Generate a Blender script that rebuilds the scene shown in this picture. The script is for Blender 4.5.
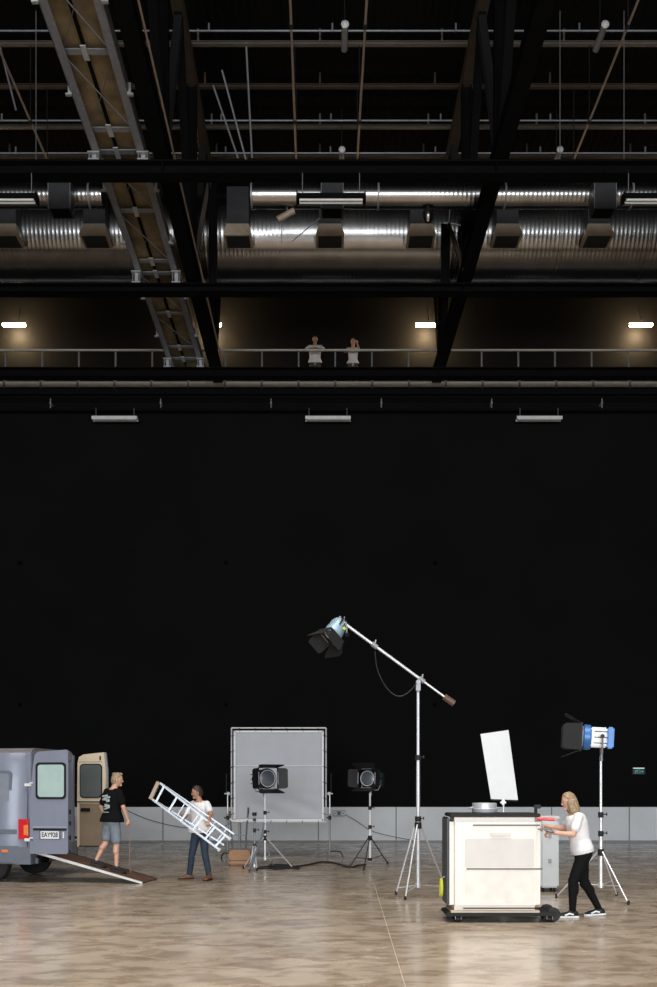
import bpy, bmesh, math, random
from mathutils import Vector, Matrix, Quaternion
random.seed(7)
PI = math.pi
V = Vector
S = bpy.context.scene
C = S.collection
for o in list(bpy.data.objects): bpy.data.objects.remove(o)

# ------------------------------------------------------------------ camera
HX, HY, F, EYE = 320.0, 786.0, 1000.0, 1.7      # vanishing point, focal length in pixels, eye height
cd = bpy.data.cameras.new('camera'); cam = bpy.data.objects.new('camera', cd); C.objects.link(cam)
cam.location = (0, 0, EYE); cam.rotation_euler = (PI/2, 0, 0)
cd.sensor_fit = 'HORIZONTAL'; cd.sensor_width = 24; cd.lens = F*24/657
cd.shift_x = (328.5-HX)/657; cd.shift_y = (HY-493.5)/657
cd.clip_end = 200
S.camera = cam
# ------------------------------------------------------------------ world, lights, exposure
w = bpy.data.worlds.new('world'); S.world = w; w.use_nodes = True
bg = w.node_tree.nodes['Background']; bg.inputs[0].default_value = (.80, .88, 1, 1); bg.inputs[1].default_value = .25
S.view_settings.view_transform = 'Standard'; S.view_settings.look = 'None'
S.view_settings.exposure = 0.0; S.view_settings.gamma = 1; S.view_settings.use_curve_mapping = False

def area(name, loc, target, sx, sy, power, col, spread=PI):
    l = bpy.data.lights.new(name, 'AREA'); l.shape = 'RECTANGLE'; l.size = sx; l.size_y = sy
    l.energy = power; l.color = col; l.spread = spread
    o = bpy.data.objects.new(name, l); C.objects.link(o); o.location = loc
    o.rotation_euler = (V(target)-V(loc)).to_track_quat('-Z', 'Y').to_euler()
    return o
area('dock_door_daylight', (0, -24, 5.6), (0, 22, 3.5), 26, 10.5, 11800, (.90, .95, 1))
area('overhead_floor_fill', (0, 6.5, 19.5), (0, 7.5, 0), 20, 12, 2950, (1, .93, .86), 1.9)  # added overhead area light below the closed roof, brightens the floor

# ------------------------------------------------------------------ materials
def rgb(h):
    h = h.lstrip('#'); c = [int(h[i:i+2], 16)/255 for i in (0, 2, 4)]
    return tuple((x/12.92 if x <= .04045 else ((x+.055)/1.055)**2.4) for x in c)+(1,)
MATS = {}
def mat(name, col, rough=.5, metal=0, var=.08, scale=6, bump=0, bscale=40, spec=.5, coat=0, trans=0, stretch=None):
    if name in MATS: return MATS[name]
    m = bpy.data.materials.new(name); m.use_nodes = True; n = m.node_tree.nodes; L = m.node_tree.links
    b = n['Principled BSDF']; c = rgb(col) if isinstance(col, str) else tuple(col)+(1,)
    b.inputs['Roughness'].default_value = rough; b.inputs['Metallic'].default_value = metal
    b.inputs['Specular IOR Level'].default_value = spec; b.inputs['Coat Weight'].default_value = coat
    b.inputs['Transmission Weight'].default_value = trans
    tc = n.new('ShaderNodeTexCoord'); mp = n.new('ShaderNodeMapping'); L.new(tc.outputs['Object'], mp.inputs[0])
    if stretch: mp.inputs['Scale'].default_value = stretch
    nz = n.new('ShaderNodeTexNoise'); nz.inputs['Scale'].default_value = scale; nz.inputs['Detail'].default_value = 5
    L.new(mp.outputs[0], nz.inputs['Vector'])
    r = n.new('ShaderNodeValToRGB'); r.color_ramp.elements[0].position = .3; r.color_ramp.elements[1].position = .7
    r.color_ramp.elements[0].color = tuple(x*(1-var) for x in c[:3])+(1,)
    r.color_ramp.elements[1].color = tuple(min(1, x*(1+var)) for x in c[:3])+(1,)
    L.new(nz.outputs[0], r.inputs[0]); L.new(r.outputs[0], b.inputs['Base Color'])
    if bump:
        n2 = n.new('ShaderNodeTexNoise'); n2.inputs['Scale'].default_value = bscale; L.new(mp.outputs[0], n2.inputs['Vector'])
        bp = n.new('ShaderNodeBump'); bp.inputs['Strength'].default_value = bump; bp.inputs['Distance'].default_value = .01
        L.new(n2.outputs[0], bp.inputs['Height']); L.new(bp.outputs[0], b.inputs['Normal'])
    MATS[name] = m
    return m
def emis(name, col, strength):
    m = bpy.data.materials.new(name); m.use_nodes = True; b = m.node_tree.nodes['Principled BSDF']
    b.inputs['Base Color'].default_value = rgb(col); b.inputs['Emission Color'].default_value = rgb(col)
    b.inputs['Emission Strength'].default_value = strength
    MATS[name] = m; return m

def concrete():
    m = bpy.data.materials.new('polished_concrete'); m.use_nodes = True; n = m.node_tree.nodes; L = m.node_tree.links
    b = n['Principled BSDF']; tc = n.new('ShaderNodeTexCoord')
    def noise(sc, stretch, det=6, dist=0):
        mp = n.new('ShaderNodeMapping'); mp.inputs['Scale'].default_value = stretch; L.new(tc.outputs['Object'], mp.inputs[0])
        t = n.new('ShaderNodeTexNoise'); t.inputs['Scale'].default_value = sc; t.inputs['Detail'].default_value = det
        t.inputs['Roughness'].default_value = .62; t.inputs['Distortion'].default_value = dist
        L.new(mp.outputs[0], t.inputs['Vector']); return t.outputs[0]
    def ramp(src, p0, c0, p1, c1):
        r = n.new('ShaderNodeValToRGB'); e = r.color_ramp.elements; e[0].position = p0; e[0].color = c0; e[1].position = p1; e[1].color = c1
        L.new(src, r.inputs[0]); return r.outputs[0]
    a = ramp(noise(.8, (.7, 1, 1), 10, .3), .34, (.405, .33, .25, 1), .66, (.54, .46, .365, 1))
    c = ramp(noise(4.5, (.5, .8, 1), 14, .5), .41, (.54, .48, .42, 1), .54, (1, 1, 1, 1))
    d = ramp(noise(60, (1, 1, 1), 3), .30, (.86, .86, .86, 1), .6, (1, 1, 1, 1))
    def mul(x, y, f):
        k = n.new('ShaderNodeMixRGB'); k.blend_type = 'MULTIPLY'; k.inputs[0].default_value = f; L.new(x, k.inputs[1]); L.new(y, k.inputs[2]); return k.outputs[0]
    col = mul(mul(a, c, .75), d, 1)
    L.new(col, b.inputs['Base Color'])
    rr = ramp(noise(1.6, (1, 1, 1), 6), .3, (.13, .13, .13, 1), .75, (.34, .34, .34, 1)); L.new(rr, b.inputs['Roughness'])
    b.inputs['Specular IOR Level'].default_value = .55
    bp = n.new('ShaderNodeBump'); bp.inputs['Strength'].default_value = .05; bp.inputs['Distance'].default_value = .02
    L.new(noise(9, (1, 1, 1), 5), bp.inputs['Height']); L.new(bp.outputs[0], b.inputs['Normal'])
    return m
def corrugated(name, col, axis, freq, rough, metal, strength, dist=.02, dirt=.2, spec=.5):
    m = mat(name, col, rough, metal, dirt, 1.2, spec=spec); n = m.node_tree.nodes; L = m.node_tree.links
    tc = n.new('ShaderNodeTexCoord'); wv = n.new('ShaderNodeTexWave'); wv.bands_direction = axis; wv.inputs['Scale'].default_value = freq
    L.new(tc.outputs['Object'], wv.inputs['Vector']); wv.inputs['Distortion'].default_value = .15
    bp = n.new('ShaderNodeBump'); bp.inputs['Strength'].default_value = strength; bp.inputs['Distance'].default_value = dist
    L.new(wv.outputs['Fac'], bp.inputs['Height']); L.new(bp.outputs[0], n['Principled BSDF'].inputs['Normal'])
    return m

M_floor = concrete()
M_wall = mat('black_wall_cloth', (.0056, .0056, .0058), .95, 0, .12, .6, .1, 30, spec=.12)
M_wall2 = mat('dark_gallery_panel', (.0060, .0056, .0052), .85, 0, .15, .8, .1, 12, spec=.3)
M_roof = corrugated('black_roof_deck', (.0032, .0032, .0036), 'X', 1.6, .8, 0, .8, .05, spec=.12)
M_steel = mat('black_painted_steel', (.0036, .0034, .0034), .8, 0, .15, 3, .15, 20, spec=.08)
M_brown = mat('brown_primer_steel', (.06, .040, .026), .6, 0, .15, 3, .15, 20)
M_purlin = mat('galvanised_purlin', (.16, .135, .11), .5, .2, .15, 2)
M_galv = mat('galvanised_steel', (.27, .275, .29), .45, .3, .15, 8, .1, 30)
M_ply = mat('catwalk_plywood', (.20, .145, .075), .7, 0, .45, 2.2, .1, 20)
M_duct = mat('spiral_duct_sheet', (.37, .355, .34), .25, 1, .14, 2.5, .10, 9)
M_hood = mat('dark_duct_sheet', (.05, .05, .052), .5, .4, .15, 3)
M_flare = mat('brown_grey_sheet', (.62, .50, .37), .55, .3, .12, 4)
M_white = mat('white_enamel', (.72, .72, .70), .4)
M_dado = mat('white_wall_panel', (.79, .80, .80), .55, 0, .05, 1.5, .05, 20)
M_reflstrip = mat('grey_reflection_strip', (.30, .30, .295), .35, 0, .35, 1.5, .1, 20)  # no kerb: grey paints the white wall's reflection on the floor
M_chrome = mat('bright_chrome', (.70, .71, .74), .34, .45, .05)
M_alu = mat('brushed_aluminium', (.60, .61, .64), .38, .4, .06)
M_black = mat('black_plastic', (.009, .009, .010), .5, spec=.3)
M_blk2 = mat('matt_black_sheet', (.018, .0175, .0175), .7, spec=.3)
M_glass = mat('lens_glass', (.09, .105, .125), .28, .1, .1, spec=.9, coat=.6)
M_van = mat('slate_blue_paint', (.215, .235, .30), .42, .1, .06, 2, coat=.1)
M_vanroof = mat('faded_mauve_plastic', (.20, .17, .17), .5)
M_trim = mat('grey_plastic_trim', (.13, .145, .18), .55)
M_tyre = mat('black_tyre', (.012, .012, .012), .85, 0, .1, 20, .3, 60)
M_cream = mat('cream_inner_panel', (.66, .55, .40), .5, 0, .06, 3)
M_tan = mat('tan_fibreboard', (.235, .175, .115), .8, 0, .15, 3, .1, 60)
M_winlt = mat('pale_green_glass', (.40, .53, .50), .12, 0, .05, spec=.7)
M_windk = mat('smoked_grey_glass', (.11, .125, .12), .10, 0, .05, spec=.7)
M_red = mat('red_lens', (.60, .02, .03), .2, 0, .05, coat=.6)
M_orange = mat('orange_lens', (.80, .22, .06), .25, 0, .05, coat=.5)
M_rampb = mat('brown_ramp_board', (.10, .052, .030), .75, 0, .2, 8, .3, 60)
M_fabric = mat('silver_grey_cloth', (.42, .435, .47), .6, 0, .04, 3, .25, 7)
M_ladder = mat('ladder_aluminium', (.33, .345, .37), .38, .55, .05)
M_wood = mat('orange_brown_wood', (.36, .20, .105), .6, 0, .25, 6, .15, 30, stretch=(1, 1, 8))
M_cart = mat('cream_moulded_plastic', (.80, .74, .66), .42, 0, .04, 3)
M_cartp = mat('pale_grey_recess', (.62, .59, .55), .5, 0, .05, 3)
M_blue = mat('blue_lamp_paint', (.035, .155, .42), .38, .1, .08)
M_pblue = mat('pale_blue_lamp_paint', (.30, .44, .52), .4, .2, .08)
M_foam = mat('white_foam_board', (.76, .785, .79), .6, 0, .02)
M_cable = mat('black_cable', (.018, .016, .015), .6)
M_skin = mat('fair_skin', (.60, .34, .24), .5, 0, .05, 20)
M_skin2 = mat('tanned_skin', (.42, .22, .14), .5, 0, .05, 20)
M_shirtw = mat('white_cotton', (.78, .77, .78), .85, 0, .03, 20, .15, 14)
M_shirtb = mat('black_cotton', (.006, .006, .0065), .95, 0, .1, 20, .2, 14, spec=.12)
M_short = mat('grey_blue_cotton', (.20, .23, .27), .85, 0, .2, 12, .2, 14)
M_jean = mat('dark_blue_denim', (.022, .040, .065), .8, 0, .25, 14, .2, 16)
M_legg = mat('black_leggings', (.006, .006, .0065), .9, 0, .1, 20, spec=.15)
M_olive = mat('olive_trousers', (.055, .062, .035), .85, 0, .2, 12)
M_blond = mat('blond_hair', (.30, .215, .13), .55, 0, .35, 40, .5, 60)
M_dhair = mat('dark_hair', (.03, .018, .012), .5, 0, .3, 40, .4, 60)
M_boot = mat('brown_leather', (.20, .075, .030), .45, 0, .15, 12)
M_sole = mat('pale_rubber', (.55, .52, .48), .7)
M_eye = mat('dark_eye', (.02, .015, .012), .3)
M_lip = mat('lip', (.38, .13, .11), .5)
M_yel = mat('yellow_rubber', (.55, .58, .05), .5)
M_crate = mat('translucent_grey_plastic', (.68, .72, .73), .35, 0, .06, 3, trans=.15)
E_warm = emis('warm_lamp_tube', '#FFDCA0', 75)
E_exit = emis('teal_lit_face', '#5FA9A4', .35)
E_pico = emis('white_lit_mark', '#D8F0EC', .45)

# ------------------------------------------------------------------ mesh helpers
def nbm(): return bmesh.new()
def box(bm, c, s, R=None, bev=0):
    t = bmesh.new(); bmesh.ops.create_cube(t, size=1)
    bmesh.ops.scale(t, vec=V(s), verts=t.verts)
    if bev: bmesh.ops.bevel(t, geom=t.edges[:], offset=bev, segments=2, affect='EDGES')
    if R is not None: bmesh.ops.transform(t, matrix=R.to_4x4(), verts=t.verts)
    bmesh.ops.translate(t, vec=V(c), verts=t.verts); merge(bm, t); return bm
def merge(bm, t):
    me = bpy.data.meshes.new('t'); t.to_mesh(me); t.free(); bm.from_mesh(me); bpy.data.meshes.remove(me)
def frame(d, up=(0, 0, 1)):
    d = V(d).normalized(); u = V(up)
    if abs(d.dot(u)) > .98: u = V((1, 0, 0))
    x = u.cross(d).normalized(); y = d.cross(x); return x, y
def rings(bm, rs, cap=True, closed=False):
    loops = [[bm.verts.new(p) for p in r] for r in rs]
    n = len(loops[0]); k = len(loops)
    for i in range(k if closed else k-1):
        a, b = loops[i], loops[(i+1) % k]
        for j in range(n): bm.faces.new((a[j], a[(j+1) % n], b[(j+1) % n], b[j]))
    if cap and not closed:
        bm.faces.new(loops[0][::-1]); bm.faces.new(loops[-1])
    return bm
def circ(c, x, y, rx, ry=None, n=16):
    ry = rx if ry is None else ry
    return [V(c)+x*(math.cos(2*PI*i/n)*rx)+y*(math.sin(2*PI*i/n)*ry) for i in range(n)]
def cyl(bm, a, b, r, r2=None, n=16):
    r2 = r if r2 is None else r2; x, y = frame(V(b)-V(a))
    return rings(bm, [circ(a, x, y, r, n=n), circ(b, x, y, r2, n=n)])
def lathe(bm, a, d, prof, n=24, cap=True):
    x, y = frame(d); d = V(d).normalized()
    return rings(bm, [circ(V(a)+d*t, x, y, max(r, 1e-4), n=n) for t, r in prof], cap)
def tube(bm, pts, r, n=8, closed=False):
    pts = [V(p) for p in pts]; k = len(pts); rs = []; px = None
    for i, p in enumerate(pts):
        a = pts[i-1] if (i or closed) else p; b = pts[(i+1) % k] if (i < k-1 or closed) else p
        d = (b-a).normalized()
        if px is None: x, y = frame(d)
        else: x = (px-d*px.dot(d)).normalized(); y = d.cross(x)
        px = x; rs.append(circ(p, x, y, r, n=n))
    return rings(bm, rs, True, closed)
def spline(P, k=6):
    P = [V(p) for p in P]; out = []
    for i in range(len(P)-1):
        p0 = P[max(i-1, 0)]; p1 = P[i]; p2 = P[i+1]; p3 = P[min(i+2, len(P)-1)]
        for j in range(k):
            t = j/k; out.append(.5*((2*p1)+(p2-p0)*t+(2*p0-5*p1+4*p2-p3)*t*t+(3*p1-p0-3*p2+p3)*t**3))
    return out+[P[-1]]
def prism(bm, poly, ext):
    "poly: 3-D points of a flat outline; ext: extrusion vector"
    e = V(ext); a = [bm.verts.new(V(p)) for p in poly]; b = [bm.verts.new(V(p)+e) for p in poly]; n = len(a)
    bm.faces.new(a[::-1]); bm.faces.new(b)
    for i in range(n): bm.faces.new((a[i], a[(i+1) % n], b[(i+1) % n], b[i]))
    return bm
def rrect(w, h, r, n=4, cx=0, cy=0):
    out = []
    for sx, sy, a0 in ((1, 1, 0), (-1, 1, 90), (-1, -1, 180), (1, -1, 270)):
        for i in range(n+1):
            a = math.radians(a0+90*i/n); out.append((cx+sx*(w/2-r)+r*math.cos(a), cy+sy*(h/2-r)+r*math.sin(a)))
    return out
def obj(name, bm, m, parent=None, smooth=None, kind=None, label=None, weld=False):
    bmesh.ops.recalc_face_normals(bm, faces=bm.faces)
    me = bpy.data.meshes.new(name); bm.to_mesh(me); bm.free(); me.materials.append(m)
    o = bpy.data.objects.new(name, me); C.objects.link(o)
    if smooth is not False:
        me.polygons.foreach_set('use_smooth', [True]*len(me.polygons))
        if smooth is None:
            bm2 = bmesh.new(); bm2.from_mesh(me)
            for e in bm2.edges:
                if len(e.link_faces) == 2 and e.calc_face_angle(0) > .6: e.smooth = False
            bm2.to_mesh(me); bm2.free()
    if parent is not None: o.parent = parent
    if kind: o['kind'] = kind
    if label: o['label'] = label
    return o
def struct(name, bm, m, parent=None, **k):
    o = obj(name, bm, m, parent, **k); o['kind'] = 'structure'; return o
def thing(name, label, cat, loc=(0, 0, 0), rz=0, group=None):
    o = bpy.data.objects.new(name, None); C.objects.link(o); o.location = loc; o.rotation_euler = (0, 0, rz)
    o.empty_display_size = .1
    return tag(o, label, cat, group)
def tag(o, label, cat, group=None):
    o['label'] = label; o['category'] = cat
    if group: o['group'] = group
    return o
def dup(root, loc, label=None, group=None, rz=None):
    r = root.copy(); C.objects.link(r); r.location = loc
    if rz is not None: r.rotation_euler = (0, 0, rz)
    if label: r['label'] = label
    if group: r['group'] = group
    for ch in list(root.children):
        c = ch.copy(); C.objects.link(c); c.parent = r
        for g in list(ch.children):
            d = g.copy(); C.objects.link(d); d.parent = c
    return r
def P(px, py, Y): return V(((px-HX)*Y/F, Y, EYE+(HY-py)*Y/F))
def G(px, py):                      # point on the floor seen at a pixel
    Y = EYE*F/(py-HY); return V(((px-HX)*Y/F, Y, 0))
def PX(px, Y): return (px-HX)*Y/F

# ================================================================== THE HALL
WY = 30.9; XL, XR = -17.0, 17.5; YB = -10.0
struct('floor', box(nbm(), ((XL+XR)/2, 12.5, -.1), (XR-XL, 46, .2)), M_floor)
bm = nbm(); box(bm, ((XL+XR)/2, WY+.15, (1.05+13.55)/2), (XR-XL, .3, 13.55-1.05))
wall = struct('wall_back', bm, M_wall)
bm = nbm(); box(bm, ((XL+XR)/2, WY+.13, .535), (XR-XL, .3, 1.03)); dado = struct('baseboard_back', bm, M_dado)
bm = nbm(); box(bm, ((XL+XR)/2, 30.2, .006), (XR-XL, 1.3, .012)); struct('trim_1', bm, M_reflstrip)  # thin floor strip along the wall foot, coloured as a reflection
bm = nbm()
for k in range(-7, 8):
    box(bm, (2.35+k*2.4, WY-.022, .535), (.03, .012, 1.02))
struct('trim_2', bm, mat('grey_panel_joint', (.18, .19, .20), .6))
struct('wall_left', box(nbm(), (XL-.15, 12.5, 10.1), (.3, 46, 20.4)), M_wall)
struct('wall_right', box(nbm(), (XR+.15, 12.5, 10.1), (.3, 46, 20.4)), M_wall)
struct('wall_gallery', box(nbm(), ((XL+XR)/2, 34.6, 17.3), (XR-XL, .3, 6.2)), M_wall2)
struct('ceiling', box(nbm(), ((XL+XR)/2, 12.5, 20.45), (XR-XL, 46, .25)), M_roof)
for px, py, nm in ((20, 563, 'a'), (226, 563, 'b'), (435, 563, 'c'), (20, 705, 'd'), (226, 705, 'e'), (435, 705, 'f')):
    p = P(px, py, WY); struct('trim_3', cyl(nbm(), (p.x, WY-.03, p.z), (p.x, WY+.01, p.z), .06), mat('dark_fixing', (.002, .002, .002), .9, spec=.05), wall)
# floor joint
bm = nbm(); prism(bm, [(.953, 18.1, 0), (.959, 18.1, 0), (.700, 7.4, 0), (.694, 7.4, 0)], (0, 0, .002)); struct('trim_4', bm, mat('pale_joint_filler', (.58, .51, .42), .5, 0, .3, 5))

# gallery behind the top of the black wall
deck = box(nbm(), ((XL+XR)/2, 33.1, 14.42), (XR-XL-.1, 2.6, .16))
tag(obj('gallery_walkway', deck, M_steel), 'black walkway deck of the high gallery running along the dark wall', 'walkway')
rail = thing('gallery_railing', 'metal handrail with slim posts along the front edge of the gallery walkway', 'railing', (0, 31.95, 14.5))
def rel(p, o): return V(p)-o.location
bm = nbm(); box(bm, (0, 0, 1.12), (34, .07, .05)); obj('handrail', bm, mat('lamplit_gold_rail', (.78, .72, .62), .4, .2), rail)  # galvanised rail; bright warm colour paints the lamps' gold light on it
bm = nbm(); box(bm, (0, -.17, -.035), (34, .02, .17)); obj('lamplit_strip', bm, mat('pale_lamplit_strip', (.80, .74, .64), .5, .2), rail)  # pale strip paints the lamplit foot of the gallery wall
k = 0; x = PX(262, 31.95)-12*1.17
while x < 14.5:
    bm = nbm(); box(bm, (x, 0, .55), (.045, .05, 1.1)); box(bm, (x, -.17, -.02), (.07, .05, .24)); box(bm, (x, -.09, .03), (.05, .2, .02)); obj('post', bm, M_galv, rail); x += 1.17
# curtain track under the gallery
tr = thing('curtain_track', 'black horizontal track rail on short hangers near the top of the black wall', 'track', (0, 30.55, 13.2))
bm = nbm(); box(bm, (0, 0, 0), (33.6, .06, .08)); box(bm, (0, 0, .36), (33.6, .05, .05)); obj('track', bm, M_steel, tr)
for i in range(-4, 6):
    bm = nbm(); x = PX(50, 30.5)+i*3.37; cyl(bm, (x, 0, .02), (x, 0, .36), .018, n=8); box(bm, (x, .12, .2), (.05, .3, .05)); obj('hanger', bm, M_galv, tr)

# cross beams
def ibeam(bm, a, b, w, h, tf=.03, tw=.02):
    a = V(a); b = V(b); c = (a+b)/2; L = (b-a).length; d = (b-a).normalized()
    x, y = frame(d)
    if abs(y.z) < abs(x.z): x, y = y, x
    if y.z < 0: y = -y
    R = Matrix((x, y, d)).transposed()
    if R.determinant() < 0: R = Matrix((-x, y, d)).transposed()
    box(bm, c+y*(h/2-tf/2), (w, tf, L), R); box(bm, c-y*(h/2-tf/2), (w, tf, L), R); box(bm, c, (tw, h-2*tf, L), R)
for Y, h, zb_, lab in ((20.45, .27, 14.14, 'black steel cross beam lowest in view and nearest the camera, under the upper duct'), (25.15, .21, 14.07, 'black steel cross beam crossing just under the large silver duct'),
               (30.25, .27, 14.04, 'black steel cross beam running in front of the gallery railing')):
    t = thing('cross_beam', lab, 'beam', (0, Y, zb_), group='cross beams under the roof')
    bm = nbm(); ibeam(bm, (-16.9, 0, h/2), (17.4, 0, h/2), .34, h); obj('steel_section', bm, M_steel, t)
    for xx in (-12, -3.2, 3.6, 12):
        bm = nbm(); box(bm, (xx, 0, h/2), (.02, .30, h-.07)); obj('stiffener_plate', bm, M_steel, t)
t = thing('cross_beam', 'extra black beam tucked below the gallery deck edge', 'beam', (0, 31.4, 13.6))
bm = nbm(); ibeam(bm, (-16.9, 0, .2), (17.4, 0, .2), .25, .36); obj('steel_section', bm, M_steel, t)

# roof trusses running into depth
def truss(X, lab):
    t = thing('roof_truss', lab, 'truss', (X, 0, 14.42), group='long roof trusses')
    Z = 5.0
    bm = nbm(); ibeam(bm, (0, 6, .19), (0, 31.6, .19), .30, .34); obj('bottom_chord', bm, M_steel, t)
    bm = nbm(); ibeam(bm, (0, 6, Z), (0, 34.3, Z), .26, .3); obj('top_chord', bm, M_brown, t)
    bm = nbm(); tube(bm, [(.19, 8, .38), (.19, 31.5, .38)], .022); obj('conduit', bm, mat('pale_copper_pipe', (.55, .42, .33), .4, .3), t)
    for i, Y in enumerate((10.9, 15.65, 20.45, 25.15, 30.25)):
        bm = nbm(); ibeam(bm, (0, Y, .36), (0, Y, Z-.15), .22, .24); obj('vertical_web', bm, M_steel, t)
        for dY in (-2.4, 2.4):
            bm = nbm(); ibeam(bm, (0, Y+dY*.08, .40), (0, Y+dY, Z-.12), .18, .2); obj('diagonal_web', bm, M_steel if dY < 0 else M_blk2, t)
        bm = nbm(); box(bm, (0, Y, .45), (.03, 1.0, .4)); obj('gusset_plate', bm, M_steel, t)
    s_ = 1 if X < 0 else -1; zt_ = 2.6 if X < 0 else 1.45
    bm = nbm(); ibeam(bm, (s_*.52, 25.22, -.12), (s_*.52, 25.22, zt_), .24 if X < 0 else .17, .2); obj('hanger_post', bm, M_steel, t)
    bm = nbm(); ibeam(bm, (s_*.45, 25.22, zt_), (0, 25.22, .2), .10, .10); obj('post_brace', bm, M_brown, t)
    return t
truss(-3.22, 'black steel roof truss running into depth right beside the catwalk')
truss(3.68, 'black steel roof truss running into depth on the far side from the catwalk')

# purlins and pipes under the roof
for Y, m, lab in ((24.6, M_purlin, 'pale roof purlin closest to the camera'), (26.1, M_brown, 'dull brown roof purlin, second behind the nearest pale one'),
               (27.7, M_purlin, 'pale roof purlin over the large duct'), (29.0, M_brown, 'brown roof purlin furthest back near the gallery')):
    bm = nbm(); ibeam(bm, (-16.9, Y, 19.96), (17.4, Y, 19.96), .10, .09, .015)
    for xx in range(-15, 17, 3): box(bm, (xx, Y, 20.17), (.05, .03, .35))
    tag(obj('roof_purlin', bm, m), lab, 'purlin', 'roof purlins')
for Y, z, lab in ((24.3, 20.05, 'thin grey conduit just in front of the nearest pale purlin'), (27.35, 19.9, 'thin grey conduit just in front of the purlin over the duct'),
               (28.6, 19.8, 'thin grey conduit deepest under the roof')):
    bm = nbm(); tube(bm, [(-16.9, Y, z), (17.4, Y, z)], .022)
    t = tag(obj('conduit_pipe', bm, M_galv), lab, 'conduit', 'conduits across the roof')
    for x in range(-15, 17, 3):
        obj('pipe_clamp', box(nbm(), (x+.3, Y, z+.08), (.04, .04, .2)), M_galv, t)
for px, lab in ((290, 'sprinkler pipe running back over the ducts, beside the duct end cap'), (367, 'sprinkler pipe running back over the ducts, midway between the trusses'),
            (640, 'sprinkler pipe running back on the catwalk-free outer side of the hall'), (-24, 'sprinkler pipe running back beyond the catwalk')):
    X = (px-HX)*.0207; t = thing('sprinkler_pipe', lab, 'pipe', (X, 0, 18.05), group='sprinkler pipes')
    bm = nbm(); tube(bm, [(0, 8, 0), (0, 33, 0)], .028); obj('pipe', bm, mat('bronze_pipe', (.42, .33, .26), .45, .3), t)
    for Y in (12, 15, 18, 21.5, 24.6, 26.1):
        bm = nbm(); cyl(bm, (0, Y, 0), (0, Y, 2.0 if Y > 24 else 2.2), .012, n=6); cyl(bm, (0, Y-.06, 0), (0, Y+.06, 0), .045); obj('hanger_rod', bm, M_blk2, t)
for px, py, lab in ((345, 25, 'short pale-ended cylinder high under the roof between the two trusses'), (342, 150, 'short pale-ended cylinder between the trusses just above the nearest cross beam'),
                (605, 25, 'short pale-ended cylinder under the roof near the slanting outer pipe'), (560, 150, 'short pale-ended cylinder low beside the slanting outer pipe')):
    Y = 22.5 if py < 100 else 27.0; p = P(px, py, Y)
    t = thing('pipe_stub', lab, 'lamp', p, group='pipe stubs under the roof')  # unlit pipe stubs with a pale round end, not lamps
    cyl_b = cyl(nbm(), (0, 0, 0), (0, .75, 0), .075); obj('tube_body', cyl_b, M_galv, t)
    bm = nbm(); lathe(bm, (0, 0, 0), (0, -1, 0), [(0, .085), (.03, .09), (.06, .06), (.08, .01)]); obj('end_cap', bm, M_white, t)
    bm = nbm(); cyl(bm, (0, .4, .05), (0, .4, 20.33-p.z), .012, n=6); obj('drop_rod', bm, M_blk2, t)
for x0, y0, x1, y1, lab in ((246, 42, 252, 158, 'pale tie rod slanting near the duct end cap'), (213, 85, 238, 158, 'grey tie rod slanting beside the truss, the steeper one'),
                     (222, 70, 250, 175, 'thin grey tie rod crossing behind the steeper one beside the truss'), (0, 47, 16, 110, 'grey tie rod over the hall beyond the catwalk')):
    a = P(x0, y0, 24.6); b = P(x1, y1, 25.6); bm = nbm(); tube(bm, [a, b], .025); a.z = 0
    tag(obj('tie_rod', bm, M_galv), lab, 'rod', 'tie rods in the roof')
for px, lab in ((36, 'thin vertical cable hanging beyond the catwalk'), (624, 'thin vertical cable hanging near the slanting outer pipe'), (560, 'thin vertical cable between the outer pipe and the truss')):
    p = P(px, 150, 24); bm = nbm(); tube(bm, [(p.x, 24, 20.3), (p.x, 24, 15.7)], .011, n=6)
    tag(obj('hanging_cable', bm, M_galv), lab, 'cable', 'vertical cables')

# catwalk
cw = thing('catwalk', 'long galvanised catwalk with plywood deck hanging under the roof', 'catwalk', (-4.1, 0, 14.6))
W = 1.06
for s in (-1, 1):
    bm = nbm(); box(bm, (s*W/2, 19.5, .11), (.014, 23, .22)); box(bm, (s*(W/2-.075), 19.5, .006), (.16, 23, .012)); box(bm, (s*(W/2-.03), 19.5, .2), (.06, 23, .012))
    obj('side_channel', bm, M_galv, cw)
bm = nbm(); box(bm, (0, 19.5, .215), (W-.04, 23, .02)); obj('deck_board', bm, M_ply, cw)
bm = nbm(); box(bm, (-.06, 19.5, .14), (.06, 23, .05)); obj('centre_tube', bm, M_steel, cw)
mem = [9.5, 11.6, 13.5, 15.6, 17.7, 19.8, 20.5, 22.6, 24.75, 25.35, 27.5, 29.6, 30.4]
for i, Y in enumerate(mem):
    bm = nbm(); box(bm, (0, Y, .10), (W-.02, .14, .02)); box(bm, (0, Y+.06, .13), (W-.02, .02, .06)); m_ = obj('cross_member', bm, M_galv, cw)
    obj('joint_plate', box(nbm(), (-.06, Y, .075), (.10, .36, .02)), mat('pale_plate', (.5, .5, .48), .5, .3), m_)
for i in range(len(mem)-1):
    if mem[i+1]-mem[i] > 1:
        for s in (-1, 1):
            bm = nbm(); tube(bm, [(-s*(W/2-.1), mem[i]+.05, .05), (s*(W/2-.1), mem[i+1]-.05, .05+.0*s)], .012 if s > 0 else .010, n=6)
            obj('brace_rod', bm, M_galv if s > 0 else mat('dull_rod', (.16, .15, .14), .5, .4), cw)
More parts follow.
